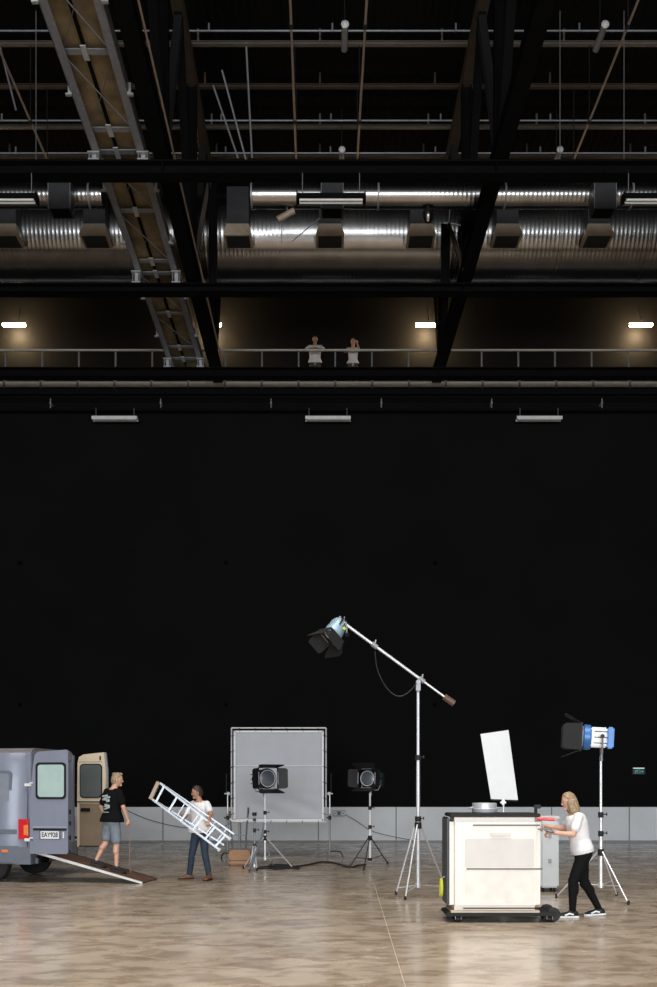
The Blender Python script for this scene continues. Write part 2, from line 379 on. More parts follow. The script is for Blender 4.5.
for Y in (20.45, 25.15, 30.25):
    for s in (-1, 1):
        x = s*(W/2-.03); z0 = (14.41 if Y < 22 else 14.28 if Y < 28 else 14.31)-14.6
        bm = nbm(); box(bm, (x, Y-.02, -.03), (.24, .3, .03)); box(bm, (x, Y-.02, z0+.02), (.22, .28, .03)); box(bm, (x, Y-.02, (z0+.01)/2), (.09, .12, abs(z0)-.02))
        b_ = obj('beam_bracket', bm, mat('bright_galvanised', (.42, .42, .42), .45, .4), cw)
        for dx in (-.09, .09):
            obj('clamp_bolt', cyl(nbm(), (x+dx, Y-.13, z0+.02), (x+dx, Y-.13, .0), .012, n=8), M_galv, b_)
for Y in (14.5, 16.4, 18.6, 21.6, 23.7, 26.4, 28.6):
    for s in (-1, 1):
        bm = nbm(); box(bm, (s*(W/2+.02), Y, .06), (.07, .05, .22)); box(bm, (s*(W/2+.05), Y, -.04), (.10, .06, .03)); obj('edge_clip', bm, mat('bright_galvanised', '#888888'), cw)

# ducts
def duct(bm, a, b, r, pitch=.11, hgt=.0035):
    L_ = (V(b)-V(a)).length; n_ = int(L_/pitch); p_ = L_/n_; prof = []
    for i in range(n_): prof += [(i*p_, r), ((i+.62)*p_, r), ((i+.81)*p_, r+hgt)]
    lathe(bm, a, V(b)-V(a), prof+[(L_, r)], n=56)
big = thing('large_spiral_duct', 'very large silver spiral duct crossing the hall behind the beams', 'duct', (0, 27.1, 16.50))
R = 1.05
obj('duct_tube', (lambda b: (duct(b, (-16.9, 0, 0), (17.4, 0, 0), R), b)[1])(nbm()), M_duct, big)
for x in [-12.5+2.35*k*1.0 for k in range(12)]:
    bm = nbm(); lathe(bm, (x, 0, 0), (1, 0, 0), [(-.03, R+.004), (-.03, R+.02), (.03, R+.02), (.03, R+.004)], n=64, cap=False); obj('joint_ring', bm, M_duct, big)
for px in (6, 95, 238, 330, 421, 507, 598):
    X = PX(px, 25.7)
    bm = nbm(); box(bm, (X, -1.28, .08), (.56, .42, .95)); h = obj('outlet_hood', bm, M_hood, big)
    bm = nbm()
    top = [V((X+sx*.28, -1.28+sy*.21, -.395)) for sx, sy in ((-1, -1), (1, -1), (1, 1), (-1, 1))]
    bot = [V((X+sx*.36, -1.28+sy*.32, -.70)) for sx, sy in ((-1, -1), (1, -1), (1, 1), (-1, 1))]
    lip = [v+V((0, 0, -.05)) for v in bot]
    rings(bm, [top, bot, lip]); obj('flared_mouth', bm, M_flare, h)
    obj('grille', box(nbm(), (X, -1.28, -.755), (.6, .55, .01)), M_hood, h)
YT = 23.0
for x0, x1, xs, lab in ((-16.9, PX(103, YT), (64,), 'slim silver spiral duct on the catwalk side, its end behind the catwalk'), (PX(251, YT), 17.4, (332, 600), 'slim silver spiral duct starting with a capped end, on the far side from the catwalk')):
    t = thing('slim_spiral_duct', lab, 'duct', (0, YT, 15.27), group='slim ducts')
    bm = nbm(); duct(bm, (x0, 0, 0), (x1, 0, 0), .27, .10, .003); obj('duct_tube', bm, M_duct, t)
    for i in range(12):
        x = x0+.02+2.9*i
        if x < x1:
            bm = nbm(); lathe(bm, (x, 0, 0), (1, 0, 0), [(-.02, .272), (-.02, .29), (.02, .29), (.02, .272)], n=40, cap=False); obj('joint_ring', bm, M_galv, t)
    for px in xs:
        X = PX(px, YT-.2); k = -1 if px < HX else 1
        bm = nbm(); box(bm, (X, -.42, -.30), (.5, .42, .68)); h = obj('outlet_box', bm, M_hood, t)
        for i in range(2): obj('edge_strip', box(nbm(), (X+(-1)**i*.245, -.635, -.30), (.012, .012, .68)), M_galv, h)
        bm = nbm(); box(bm, (X, -.42, -.645), (.42, .34, .01)); obj('grille', bm, M_steel, h)

# twin-tube fittings under the nearest cross beam
def batten(loc, L, lab, grp, twin=True):
    t = thing('light_fitting', lab, 'light fitting', loc, group=grp)
    bm = nbm(); box(bm, (0, 0, .05), (L, .16, .06)); box(bm, (0, -.10, .03), (L, .03, .10)); box(bm, (0, .10, .03), (L, .03, .10)); obj('housing', bm, M_steel if twin else M_white, t)
    if twin:
        for s in (-1, 1): obj('tube', cyl(nbm(), (-L/2+.05, s*.05, -.02), (L/2-.05, s*.05, -.02), .03), M_white, t)
        for s in (-1, 1): obj('end_cap', box(nbm(), (s*L/2, 0, .03), (.03, .26, .16)), M_steel, t)
    else:
        obj('diffuser', box(nbm(), (0, 0, 0), (L-.06, .16, .05)), M_white, t)
    for s in (-1, 1): obj('hanger_wire', cyl(nbm(), (s*L*.42, 0, .07), (s*L*.42, 0, .585 if twin else .36), .008, n=6), M_galv, t)
    return t
for px, lab in ((3, 'twin-tube light fitting under the nearest beam, beyond the catwalk'), (331, 'twin-tube light fitting under the nearest beam, between the two trusses'), (657, 'twin-tube light fitting under the nearest beam, beyond the truss away from the catwalk')):
    batten((PX(px, 20.3), 20.3, EYE+(HY-199)*.0203-.02), 1.38, lab, 'light fittings under the nearest beam')
for px, lab in ((115, 'pale flat light fitting atop the black wall on the catwalk side'), (328, 'pale flat light fitting atop the black wall, below the two people'),
                (539, 'pale flat light fitting atop the black wall on the exit sign side')):
    Y = 30.5; batten((PX(px, Y), Y, 12.87), 1.38, lab, 'light fittings at the top of the black wall', False)
# small fittings below the slim duct
for px, py, d, lab in ((287, 216, 1, 'small tube spotlight with drop rod under the slim duct end'), (428, 216, -1, 'small bright dome fitting under the slim duct beside the truss')):
    Y = 23.0; p = P(px, py, Y); t = thing('spotlight', lab, 'spotlight', p)
    if d > 0:
        bm = nbm(); cyl(bm, (-.22, 0, -.08), (.16, .0, .12), .07); obj('tube_body', bm, M_flare, t)
        obj('drop_rod', cyl(nbm(), (-.12, 0, .0), (-.12, 0, -.62), .012, n=6), M_galv, t)
        bm = nbm(); tube(bm, [(0, 0, .08), (.0, .0, .19)], .015); obj('bracket', bm, M_galv, t)
        bm = nbm(); tube(bm, [(.1, 0, -.6), (.75, 0, -.05)], .014); obj('stay_rod', bm, M_galv, t)
    else:
        bm = nbm(); lathe(bm, (0, 0, .12), (0, 0, -1), [(0, .12), (.08, .13), (.16, .12), (.2, .10), (.27, .05), (.28, .01)]); obj('dome_body', bm, M_duct, t)
        obj('drop_rod', cyl(nbm(), (0, 0, .1), (0, 0, .2), .012, n=6), M_galv, t)
bm = nbm(); p = P(449, 225, 25.6)
t = thing('cable_bracket', 'small pale bracket arm beside the far truss under the slim duct', 'bracket', p)
obj('arm', (lambda b: (tube(b, [(-.24, 0, .05), (.0, 0, .05), (.36, 0, -.02)], .022), b)[1])(nbm()), M_galv, t)
obj('drop_rod', cyl(nbm(), (0, 0, .04), (.05, .1, .75), .012, n=6), M_galv, t)

# wall lamps on the gallery
for px, lab in ((14, 'glowing warm lamp on the gallery wall beyond the catwalk'), (210, 'glowing warm lamp on the gallery wall hidden behind the catwalk end'), (427, 'glowing warm lamp on the gallery wall beside the truss, nearest the two people'),
                (641, 'glowing warm lamp on the gallery wall high above the exit sign')):
    Y = 33.9; t = thing('wall_lamp', lab, 'lamp', (PX(px, Y), Y, EYE+(HY-325)*.0339), group='warm lamps on the gallery wall')
    obj('housing', box(nbm(), (0, .09, .0), (.86, .07, .07), bev=.01), M_steel, t)
    obj('glowing_tube', cyl(nbm(), (-.38, 0, 0), (.38, 0, 0), .055), E_warm, t)
    bm = nbm(); tube(bm, [(.1, .1, .04), (.05, .5, .8)], .018); obj('bracket', bm, M_hood, t)
    l = bpy.data.lights.new('gallery_lamp_light', 'POINT'); l.energy = 110; l.color = (1, .72, .42); l.shadow_soft_size = .04
    lo = bpy.data.objects.new('gallery_lamp_light', l); C.objects.link(lo); lo.parent = t; lo.location = (0, .22, -.10)

# exit sign, wall sockets, wall cable
p = P(638, 771, WY)
ex = thing('exit_sign', 'small dim teal exit sign with running figure and arrow on black wall', 'exit sign', (p.x, WY-.06, p.z))
obj('case', box(nbm(), (0, .02, 0), (.42, .06, .22), bev=.008), M_black, ex)
obj('lit_strip', box(nbm(), (0, -.018, .085), (.34, .012, .03)), E_pico, ex)
bm = nbm(); box(bm, (.0, -.014, -.025), (.34, .008, .14)); obj('sign_face', bm, mat('dark_teal_face', (.03, .09, .09), .4), ex)
bm = nbm()
lathe(bm, (-.09, -.022, .025), (0, -1, 0), [(0, .014), (.004, .014)], n=10)
for a, b in (((-.09, .012), (-.10, -.035)), ((-.10, -.035), (-.07, -.065)), ((-.10, -.035), (-.135, -.06)), ((-.09, .008), (-.06, -.01)), ((-.09, .008), (-.12, -.012))):
    tube(bm, [(a[0], -.024, a[1]), (b[0], -.024, b[1])], .008, n=6)
box(bm, (.0, -.022, .035), (.08, .006, .012)); box(bm, (-.035, -.022, -.02), (.012, .006, .11)); box(bm, (.035, -.022, -.02), (.012, .006, .11))
tube(bm, [(.07, -.022, -.02), (.13, -.022, -.02)], .009, n=6); tube(bm, [(.105, -.022, .01), (.135, -.022, -.02), (.105, -.022, -.05)], .009, n=6)
obj('running_figure_symbol', bm, E_exit, ex)
t = thing('power_socket_box', 'small grey box of power sockets on the white wall band behind the screen stand', 'socket box', (PX(339, WY), WY-.07, EYE-.84))
obj('back_box', box(nbm(), (0, .03, 0), (.40, .08, .19), bev=.01), M_galv, t)
for i in range(3):
    s_ = obj('socket', box(nbm(), (-.125+i*.125, -.02, .0), (.09, .02, .11), bev=.005), M_white if i != 1 else M_trim, t)
    obj('socket_hole', cyl(nbm(), (-.125+i*.125, -.034, .0), (-.125+i*.125, -.028, .0), .025, n=12), M_black, s_)
bm = nbm(); a = [P(x, y, WY-.06) for x, y in ((344, 814), (355, 820), (372, 831), (395, 837), (412, 840))]
tube(bm, spline(a), .010, n=6); tag(obj('wall_cable', bm, M_cable), 'thin dark cable sagging along the white wall band from the socket box', 'cable')
bm = nbm(); a = [P(x, y, WY-.06) for x, y in ((128, 811), (150, 820), (180, 827), (215, 829), (236, 820))]
tube(bm, spline(a), .010, n=6); tag(obj('wall_cable', bm, M_cable), 'thin grey cable sagging on the white wall band behind the man with the ladder', 'cable')

# ================================================================== THE VAN
# local frame: +x = rear, -y = side towards the camera; origin on the floor under the near rear corner
VYAW = math.atan2(-.16, .987)
van = thing('van', 'slate blue high-roof van with its two rear doors swung open', 'van', (-5.10, 17.5, 0), VYAW)
WV, LV, ZB, ZT = 1.98, 5.3, .34, 2.34
def ysec(z):       # half-inset of the side at a height (tumblehome)
    return 0 if z < 1.2 else .10*((z-1.2)/1.15)**1.6
def body_section(x, zt, zb=ZB, ins=0):
    pts = []
    prof = [(zb, .03), (zb+.10, .0), (1.0, 0), (1.25, .005), (1.7, .035), (zt-.25, .075), (zt-.10, .10), (zt-.02, .17), (zt, .30)]
    L_ = [(x, ins+i, z) for z, i in prof]; R_ = [(x, WV-ins-i, z) for z, i in prof[::-1]]
    return [V(q) for q in L_+R_]
bm = nbm()
secs = [body_section(-.02, ZT), body_section(-.5, ZT), body_section(-2.5, ZT), body_section(-3.6, ZT-.01)]
loops = [[bm.verts.new(p_) for p_ in s_] for s_ in secs]
for a, b in zip(loops, loops[1:]):
    for j in range(len(a)-1): bm.faces.new((a[j], a[j+1], b[j+1], b[j]))
shell = obj('cargo_shell', bm, M_van, van)
so = shell.modifiers.new('s', 'SOLIDIFY'); so.thickness = .035; so.offset = 1
bm = nbm()
loops = [body_section(-3.62, ZT-.01), body_section(-3.95, ZT-.12, ins=.01), body_section(-4.3, 1.75, ins=.03), body_section(-4.7, 1.28, ins=.07), body_section(-5.15, 1.05, ins=.16), body_section(-5.28, .85, ins=.28)]
def fixz(s_, zt):
    return s_
def cabsec(x, zt, ins):
    n = 9; prof = [(ZB, .03), (ZB+.1, 0), (ZB+(zt-ZB)*.3, 0), (ZB+(zt-ZB)*.45, .01), (ZB+(zt-ZB)*.65, .03), (ZB+(zt-ZB)*.8, .06), (ZB+(zt-ZB)*.92, .10), (ZB+(zt-ZB)*.98, .17), (zt, .3)]
    return [V((x, ins+i, z)) for z, i in prof]+[V((x, WV-ins-i, z)) for z, i in prof[::-1]]
rings(bm, [cabsec(-3.62, ZT-.01, 0), cabsec(-3.95, ZT-.12, .01), cabsec(-4.35, 1.72, .03), cabsec(-4.6, 1.32, .06), cabsec(-5.1, 1.08, .14), cabsec(-5.26, .85, .24)])
obj('cab', bm, M_van, van)
obj('windscreen', (lambda b: (prism(b, [(-4.0, .2, 2.16), (-4.0, WV-.2, 2.16), (-4.42, WV-.16, 1.66), (-4.42, .16, 1.66)], (-.03, 0, .02)), b)[1])(nbm()), M_windk, van)
bm = nbm(); box(bm, (-1.85, WV/2, ZB+.06), (3.5, WV-.14, .10)); obj('cargo_floor', bm, M_rampb, van)
bm = nbm(); box(bm, (-3.5, WV/2, 1.35), (.05, WV-.3, 1.7)); obj('bulkhead', bm, M_blk2, van)
# roof cap at the rear corner
bm = nbm(); rings(bm, [[V((x, .085, ZT-.17)), V((x, .10, ZT-.02)), V((x, .22, ZT+.03)), V((x, WV-.22, ZT+.03)), V((x, WV-.10, ZT-.02)), V((x, WV-.085, ZT-.17)), V((x, WV-.3, ZT-.06)), V((x, .3, ZT-.06))] for x in (.012, -3.4)])
obj('roof_cap', bm, M_vanroof, van)
for i in range(3): obj('marker_rivet', cyl(nbm(), (-.22+.02*i, .068, ZT-.11-.09*i), (-.22+.02*i, .09, ZT-.11-.09*i), .012, n=8), M_white, van)
def side_poly(bm, w, h, r, cx, cz, y, t=.012):
    prism(bm, [(a, y, b) for a, b in rrect(w, h, r, 5, cx, cz)], (0, -t, 0))
bm = nbm(); side_poly(bm, .92, .56, .06, -.82, 1.64, .012, .03); wn = obj('side_window_blank', bm, mat('slate_blue_blank', (.26, .285, .345), .3, .2), van)
bm = nbm(); side_poly(bm, 1.02, .66, .08, -.82, 1.64, .02, .025); obj('window_surround', bm, M_trim, wn)
bm = nbm(); box(bm, (-1.6, -.035, .90), (2.8, .03, .08), bev=.008); obj('side_moulding', bm, M_trim, van)
bm = nbm(); box(bm, (-.62, -.03, .50), (.95, .03, .30), bev=.02); obj('lower_side_panel', bm, M_trim, van)
bm = nbm(); box(bm, (-.42, -.048, .56), (.12, .02, .05), bev=.008); obj('side_marker_light', bm, M_orange, van)
# rear frame: pillars, header, sill (open to the dark load space)
for y in (.06, WV-.06):
    bm = nbm(); box(bm, (-.02, y+(.03 if y < 1 else -.03), 1.42), (.10, .11, 1.75), bev=.01); obj('rear_pillar', bm, M_van, van)
obj('rear_header', box(nbm(), (-.03, WV/2, ZT-.08), (.10, WV-.3, .15), bev=.01), M_van, van)
obj('rear_sill', box(nbm(), (-.03, WV/2, ZB+.05), (.12, WV-.1, .14), bev=.01), M_steel, van)
# near rear lamp cluster
for y0, s in ((.0, 1), (WV, -1)):
    bm = nbm(); box(bm, (-.09, y0-.012*s, .945), (.20, .08, .40), bev=.025); tl = obj('tail_light', bm, M_red, van)
    bm = nbm(); box(bm, (-.035, y0-.016*s, .93), (.09, .08, .20), bev=.015); obj('indicator_lens', bm, M_orange, tl)
bm = nbm(); prism(bm, [(.06, -.05, .63), (-.28, -.05, .63), (-.28, -.05, .36), (-.2, -.05, .33), (.06, -.05, .33)], (0, .30, 0)); box(bm, (.02, WV/2, .38), (.16, WV-.3, .10), bev=.01)
prism(bm, [(.06, WV+.05, .63), (-.28, WV+.05, .63), (-.28, WV+.05, .36), (-.2, WV+.05, .33), (.06, WV+.05, .33)], (0, -.30, 0))
obj('rear_bumper', bm, M_trim, van)
obj('tow_step', box(nbm(), (.08, .35, .40), (.16, .30, .12), bev=.01), M_steel, van)
for x in (-.74, -4.35):
    for y, s in ((.14, -1), (WV-.14, 1)):
        bm = nbm(); lathe(bm, (x, y-.11, .33), (0, 1, 0), [(0, .20), (0, .29), (.03, .325), (.11, .33), (.19, .325), (.22, .29), (.22, .20)], n=36); wh = obj('wheel', bm, M_tyre, van)
        bm = nbm(); lathe(bm, (x, y+s*.08, .33), (0, s, 0), [(0, .21), (.02, .205), (.0, .17), (.035, .09), (.035, .01)], n=24); obj('hub_cap', bm, M_alu, wh)
bm = nbm(); box(bm, (-2.5, WV/2, .36), (4.6, 1.0, .12)); obj('chassis', bm, M_steel, van)
for y in (-.12, WV+.12):
    bm = nbm(); box(bm, (-4.2, y, 1.55), (.12, .2, .3), bev=.03); obj('wing_mirror', bm, M_black, van)
# door builder: door lies in local x (hinge x=0 to width), thickness in y; outer face at -y when out=-1
def door(ang, hinge, Wd, out, outer_mat, inner_mat, lab):
    z0, z1 = .52, 2.33
    e = bpy.data.objects.new('rear_door', None); C.objects.link(e); e.parent = van; e.location = hinge; e.rotation_euler = (0, 0, ang); e['label'] = lab
    outl = [(0.0, z0), (Wd-.02, z0), (Wd, z0+.03), (Wd, z1-.30), (Wd, z1-.02), (Wd-.03, z1), (.16, z1-.03), (.09, z1-.08), (.055, z1-.28), (.0, 1.45)]
    if out > 0: outl = [(0.0, z0), (Wd-.02, z0), (Wd, z0+.03), (Wd-.0, z1-.35), (Wd-.04, z1+.01), (Wd-.05, z1+.02), (.14, z1-.02), (.04, z1-.07), (.01, z1-.18), (.0, 1.45)]
    bm = nbm(); prism(bm, [(a, 0, b) for a, b in outl], (0, out*.035, 0)); obj('outer_skin', bm, outer_mat, e)
    bm = nbm(); prism(bm, [(.02+a*(1-.04/Wd), -out*.0, b) for a, b in outl], (0, -out*.055, 0)); obj('inner_frame', bm, inner_mat, e)
    return e
d1 = door(0.0, (.055, -.03, 0), .70, -1, M_van, M_cream, 'slate blue near door showing its outside with number plate')
cx, cz = .40, 1.80
def dpoly(bm, w, h, r, cx, cz, y, t): prism(bm, [(a, y, b) for a, b in rrect(w, h, r, 5, cx, cz)], (0, t, 0)); return bm
g = obj('window_seal', dpoly(nbm(), .56, .64, .07, cx-.01, 1.79, -.036, -.012), M_black, d1)
obj('door_window', dpoly(nbm(), .48, .56, .05, cx-.005, 1.79, -.049, -.010), M_winlt, d1, label='pale green rear window glass')
for i in range(7): 
    pass
bm = nbm(); box(bm, (.37, -.045, .985), (.63, .03, .035), bev=.006); obj('door_trim_ledge', bm, mat('pale_slate_edge', (.33, .35, .42), .3, .2), d1)
bm = nbm(); box(bm, (.37, -.040, .945), (.61, .012, .035)); obj('ledge_shadow_strip', bm, M_black, d1)  # black strip painted in for the shade below the ledge
bm = nbm(); box(bm, (.37, -.039, .85), (.34, .008, .135), bev=.003); pl = obj('number_plate', bm, M_foam, d1, label='white number plate with black characters')
def text_mesh(txt, size, name, m, parent, loc, rot, ext=.002, sx=1):
    cu = bpy.data.curves.new('t', 'FONT'); cu.body = txt; cu.size = size; cu.extrude = ext; cu.align_x = 'CENTER'; cu.align_y = 'CENTER'; cu.offset = .002
    to = bpy.data.objects.new('t', cu); C.objects.link(to); dg = bpy.context.evaluated_depsgraph_get(); dg.update()
    me = bpy.data.meshes.new_from_object(to.evaluated_get(dg)); bpy.data.objects.remove(to); me.materials.clear(); me.materials.append(m)
    o = bpy.data.objects.new(name, me); C.objects.link(o); o.parent = parent; o.location = loc; o.rotation_euler = rot; o.scale = (sx, 1, 1); return o
text_mesh('EAY928', .115, 'plate_lettering', M_black, pl, (.37, -.046, .85), (PI/2, 0, 0), sx=.8)
obj('plate_frame', (lambda b: (box(b, (.37, -.037, .85), (.40, .006, .165), bev=.002), b)[1])(nbm()), M_trim, pl)
obj('reflector_strip', box(nbm(), (.62, -.042, .85), (.018, .012, .11)), M_foam, d1)
for z in (1.72, .76):
    bm = nbm(); box(bm, (-.02, -.02, z), (.17, .03, .05), bev=.005); box(bm, (.03, -.03, z+.035), (.06, .05, .02)); obj('hinge', bm, M_white, d1)
for z in (1.25, 1.05, .8): obj('latch', box(nbm(), (.715, .02, z), (.03, .04, .08), bev=.006), M_black, d1)
d2 = door(math.radians(-4), (.06, WV+.02, 0), .64, 1, M_van, M_cream, 'far rear door showing its cream inside panel')
obj('window_seal', dpoly(nbm(), .47, .66, .08, .315, 1.80, -.056, -.012), M_black, d2)
obj('door_window', dpoly(nbm(), .43, .62, .07, .315, 1.80, -.068, -.008), M_windk, d2)
bm = nbm(); box(bm, (.32, -.065, 1.395), (.58, .02, .02)); obj('dark_seam', bm, M_black, d2)
obj('lower_board', box(nbm(), (.34, -.065, .95), (.52, .022, .82), bev=.008), M_tan, d2)
obj('board_edge', box(nbm(), (.34, -.067, .535), (.54, .03, .02)), M_black, d2)
obj('inner_handle', box(nbm(), (.21, -.085, 1.24), (.20, .03, .07), bev=.012), M_black, d2)
obj('top_latch', box(nbm(), (.51, -.065, 2.24), (.025, .02, .075)), M_black, d2)
obj('crease_line', box(nbm(), (.30, -.058, 2.17), (.50, .008, .012)), mat('dull_cream', (.42, .34, .24), .6), d2)
for z in (1.72, .70):
    bm = nbm(); box(bm, (-.02, -.03, z), (.14, .03, .05), bev=.005); obj('hinge', bm, M_black, d2)

# ramp
ramp = thing('loading_ramp', 'long brown board ramp with white edge sloping from the van to the floor', 'ramp', (-3.02, 17.72, 0), VYAW)
RL, RH = 2.15, .60
bm = nbm(); prism(bm, [(0, -.37, .005), (0, -.37, .03), (-RL, -.37, RH), (-RL, -.37, RH-.04)], (0, .74, 0)); obj('ramp_board', bm, M_rampb, ramp)
for s in (-1, 1):
    bm = nbm(); prism(bm, [(0, s*.385-.012, .0), (0, s*.385-.012, .036), (-RL, s*.385-.012, RH+.008), (-RL, s*.385-.012, RH-.045)], (0, .024, 0)); obj('edge_strip', bm, M_white if s < 0 else M_blk2, ramp)

# ================================================================== PEOPLE
def capsule(bm, a, b, ra, rb, n=14, fl=1.0, up=(0, 0, 1)):
    a = V(a); b = V(b); d = (b-a).normalized(); x, y = frame(d, up); rs = []
    for i in range(1, 5):
        t = i/4*PI/2; rs.append(circ(a-d*ra*math.cos(t), x, y, ra*math.sin(t), ra*math.sin(t)*fl, n))
    for i in range(0, 4):
        t = i/4*PI/2; rs.append(circ(b+d*rb*math.sin(t), x, y, rb*math.cos(t), rb*math.cos(t)*fl, n))
    t_ = bmesh.new(); rings(t_, rs); bmesh.ops.recalc_face_normals(t_, faces=t_.faces); merge(bm, t_)
def loft(bm, secs, n=24):
    "secs: (centre, x axis scaled, y axis scaled)"
    t_ = bmesh.new(); rings(t_, [[V(c)+V(x)*math.cos(2*PI*i/n)+V(y)*math.sin(2*PI*i/n) for i in range(n)] for c, x, y in secs])
    bmesh.ops.recalc_face_normals(t_, faces=t_.faces); merge(bm, t_)
def ellip(bm, c, Rm, r, fn=None, seg=24, rng=16):
    t_ = bmesh.new(); bmesh.ops.create_uvsphere(t_, u_segments=seg, v_segments=rng, radius=1)
    for v in t_.verts:
        d = v.co.copy(); k = fn(d) if fn else 1
        if isinstance(k, Vector): q = k
        else: q = V((d.x*r[0]*k, d.y*r[1]*k, d.z*r[2]*k))
        v.co = V(c)+Rm@q
    merge(bm, t_)
def solid(name, bm, m, parent, vox, smooth=4, label=None, fac=.5):
    me = bpy.data.meshes.new(name); bm.to_mesh(me); bm.free(); o = bpy.data.objects.new(name, me); C.objects.link(o)
    r = o.modifiers.new('r', 'REMESH'); r.mode = 'VOXEL'; r.voxel_size = vox; r.use_smooth_shade = True
    if smooth: s_ = o.modifiers.new('s', 'SMOOTH'); s_.iterations = smooth; s_.factor = fac
    dg = bpy.context.evaluated_depsgraph_get(); dg.update()
    m2 = bpy.data.meshes.new_from_object(o.evaluated_get(dg)); bpy.data.objects.remove(o)
    m2.materials.clear(); m2.materials.append(m); m2.polygons.foreach_set('use_smooth', [True]*len(m2.polygons))
    o = bpy.data.objects.new(name, m2); C.objects.link(o); o.parent = parent
    if label: o['label'] = label
    return o
def head_R(yaw, pitch):
    return Matrix.Rotation(yaw, 3, 'Z') @ Matrix.Rotation(pitch, 3, 'Y')
def person(label, loc, yaw, J, cl, vox=.0065):
    """J: joints in the person's own frame (+x forward, +y to their left, z up). cl: clothes and colours."""
    t = thing('person', label, 'person', loc, yaw)
    k = cl.get('k', 1.0); slim = cl.get('slim', 1.0)
    pel, nk, hd = V(J['pelvis']), V(J['neck']), V(J['head'])
    sp = (nk-pel); spn = sp.normalized(); tw = J.get('twist', 0); lat = V((-math.sin(tw), math.cos(tw), 0)); fw = lat.cross(spn).normalized()
    latp = V((0, 1, 0)); fwp = latp.cross(spn).normalized()
    HR = head_R(J.get('hyaw', 0), J.get('hpitch', 0))
    prof = [(-.16, .10, .09), (-.06, .155, .115), (.05, .165, .122), (.30, .135*slim, .100), (.52, .150*slim, .112), (.74, .172*slim, .118), (.88, .165*slim, .100), (.96, .11, .075), (1.03, .065, .06)]
    def torso(bm, add, lo=-.16, hi=1.03, flare=0):
        secs = []
        for u, a, b in prof:
            if u < lo-.001 or u > hi+.001: continue
            q = max(0, min(1, u)); la = latp.lerp(lat, q).normalized(); f = fwp.lerp(fw, q).normalized(); fl = flare*max(0, .35-u)
            secs.append((pel+sp*u+fw*.012, la*(a*k+add+fl), f*(b*k+add+fl)))
        loft(bm, secs)
    sh = {s: V(J['sh'+s]) if 'sh'+s in J else nk-spn*.055*k+lat*(.172*k*slim*(1 if s == 'L' else -1)) for s in 'LR'}
    hp = {s: pel+latp*(.088*k*(1 if s == 'L' else -1))-V((0, 0, .03)) for s in 'LR'}
    body = nbm(); torso(body, 0)
    capsule(body, nk-spn*.04, hd-V((0, 0, .05))-HR@V((.015, 0, 0)), .058*k, .052*k)
    # head
    def skull(d):
        x, y, z = d.x*.098, d.y*.077, d.z*.118
        if z < 0: f = 1-.42*(-d.z)**1.3; y *= f; x = x*(1-.12*(-d.z)) + .012*(-d.z)
        if d.x > .55 and abs(d.z) < .5: x -= .006
        if d.z > .1 and d.z < .35 and d.x > .6: x += .004
        return V((x, y, z))*k
    ellip(body, hd, HR, None, skull, 32, 24)
    capsule(body, hd+HR@V((.088, 0, .018))*k, hd+HR@V((.100, 0, -.024))*k, .008*k, .013*k, 10)
    capsule(body, hd+HR@V((.072, 0, -.095))*k, hd+HR@V((.080, 0, -.088))*k, .020*k, .018*k, 10)
    for s in (-1, 1):
        ellip(body, hd+HR@V((-.004, s*.078, -.008))*k, HR, (.018*k, .009*k, .032*k))
    for s in 'LR':
        el, wr = V(J['el'+s]), V(J['wr'+s])
        capsule(body, sh[s], el, .052*k, .040*k); capsule(body, el, wr, .041*k, .027*k)
        hdir = V(J.get('hand'+s, tuple((wr-el)))).normalized(); nrm = V(J.get('palm'+s, (0, -1 if s == 'L' else 1, 0)))
        sd = hdir.cross(nrm).normalized(); nrm = sd.cross(hdir).normalized(); curl = J.get('curl'+s, .5)
        c1 = wr+hdir*.085*k
        capsule(body, wr+hdir*.01, wr+hdir*.045*k, .026*k, .030*k)
        loft(body, [(wr+hdir*.02*k, sd*.026*k, nrm*.017*k), (wr+hdir*.055*k, sd*.040*k, nrm*.017*k), (c1, sd*.042*k, nrm*.015*k)], 14)
        for i, (o_, L_) in enumerate(((-.031, .066), (-.010, .076), (.011, .072), (.031, .056))):
            b0 = c1+sd*o_*k-hdir*.012; a_ = curl*(.6+.1*i)
            d1_ = (hdir*math.cos(a_)+nrm*math.sin(a_)); d2_ = (hdir*math.cos(a_*2.2)+nrm*math.sin(a_*2.2))
            m1 = b0+d1_*(L_*.62+.012)*k; capsule(body, b0, m1, .0095*k, .0088*k, 8); capsule(body, m1, m1+d2_*L_*.5*k, .0088*k, .0075*k, 8)
        th = wr+hdir*.03*k-sd*.024*k; td = (hdir*.7-sd*.65+nrm*.35).normalized(); th2 = th+td*.045*k
        capsule(body, th, th2, .014*k, .011*k, 8); capsule(body, th2, th2+(hdir*.9+nrm*.4-sd*.1).normalized()*.032*k, .011*k, .009*k, 8)
        kn, an = V(J['kn'+s]), V(J['an'+s])
        capsule(body, hp[s], kn, .086*k, .055*k); capsule(body, kn+V((-.012, 0, -.05)), kn.lerp(an, .35)+V((-.014, 0, 0)), .052*k, .053*k); capsule(body, kn, an, .053*k, .036*k)
        fd = V(J.get('ft'+s, (1, 0, 0))).normalized(); hl = an-V((0, 0, .04))
        capsule(body, hl-fd*.03, hl+fd*.12-V((0, 0, .02)), .034*k, .026*k)
    solid('body', body, cl['skin'], t, vox, 5)
    # shirt
    b = nbm(); torso(b, .014+cl.get('loose', .008), cl.get('hem', -.02)-.04, .965, cl.get('flare', .12))
    if cl.get('hem', 0) < 0:
        pass
    for s in 'LR':
        el = V(J['el'+s]); q = sh[s].lerp(el, cl.get('sleeve', .62))
        capsule(b, sh[s], q, .064*k, .066*k)
    capsule(b, sh['L']-lat*.06, sh['R']+lat*.06, .060*k, .060*k)
    solid('shirt', b, cl['shirt'], t, vox*1.3, 4)
    # trousers
    b = nbm()
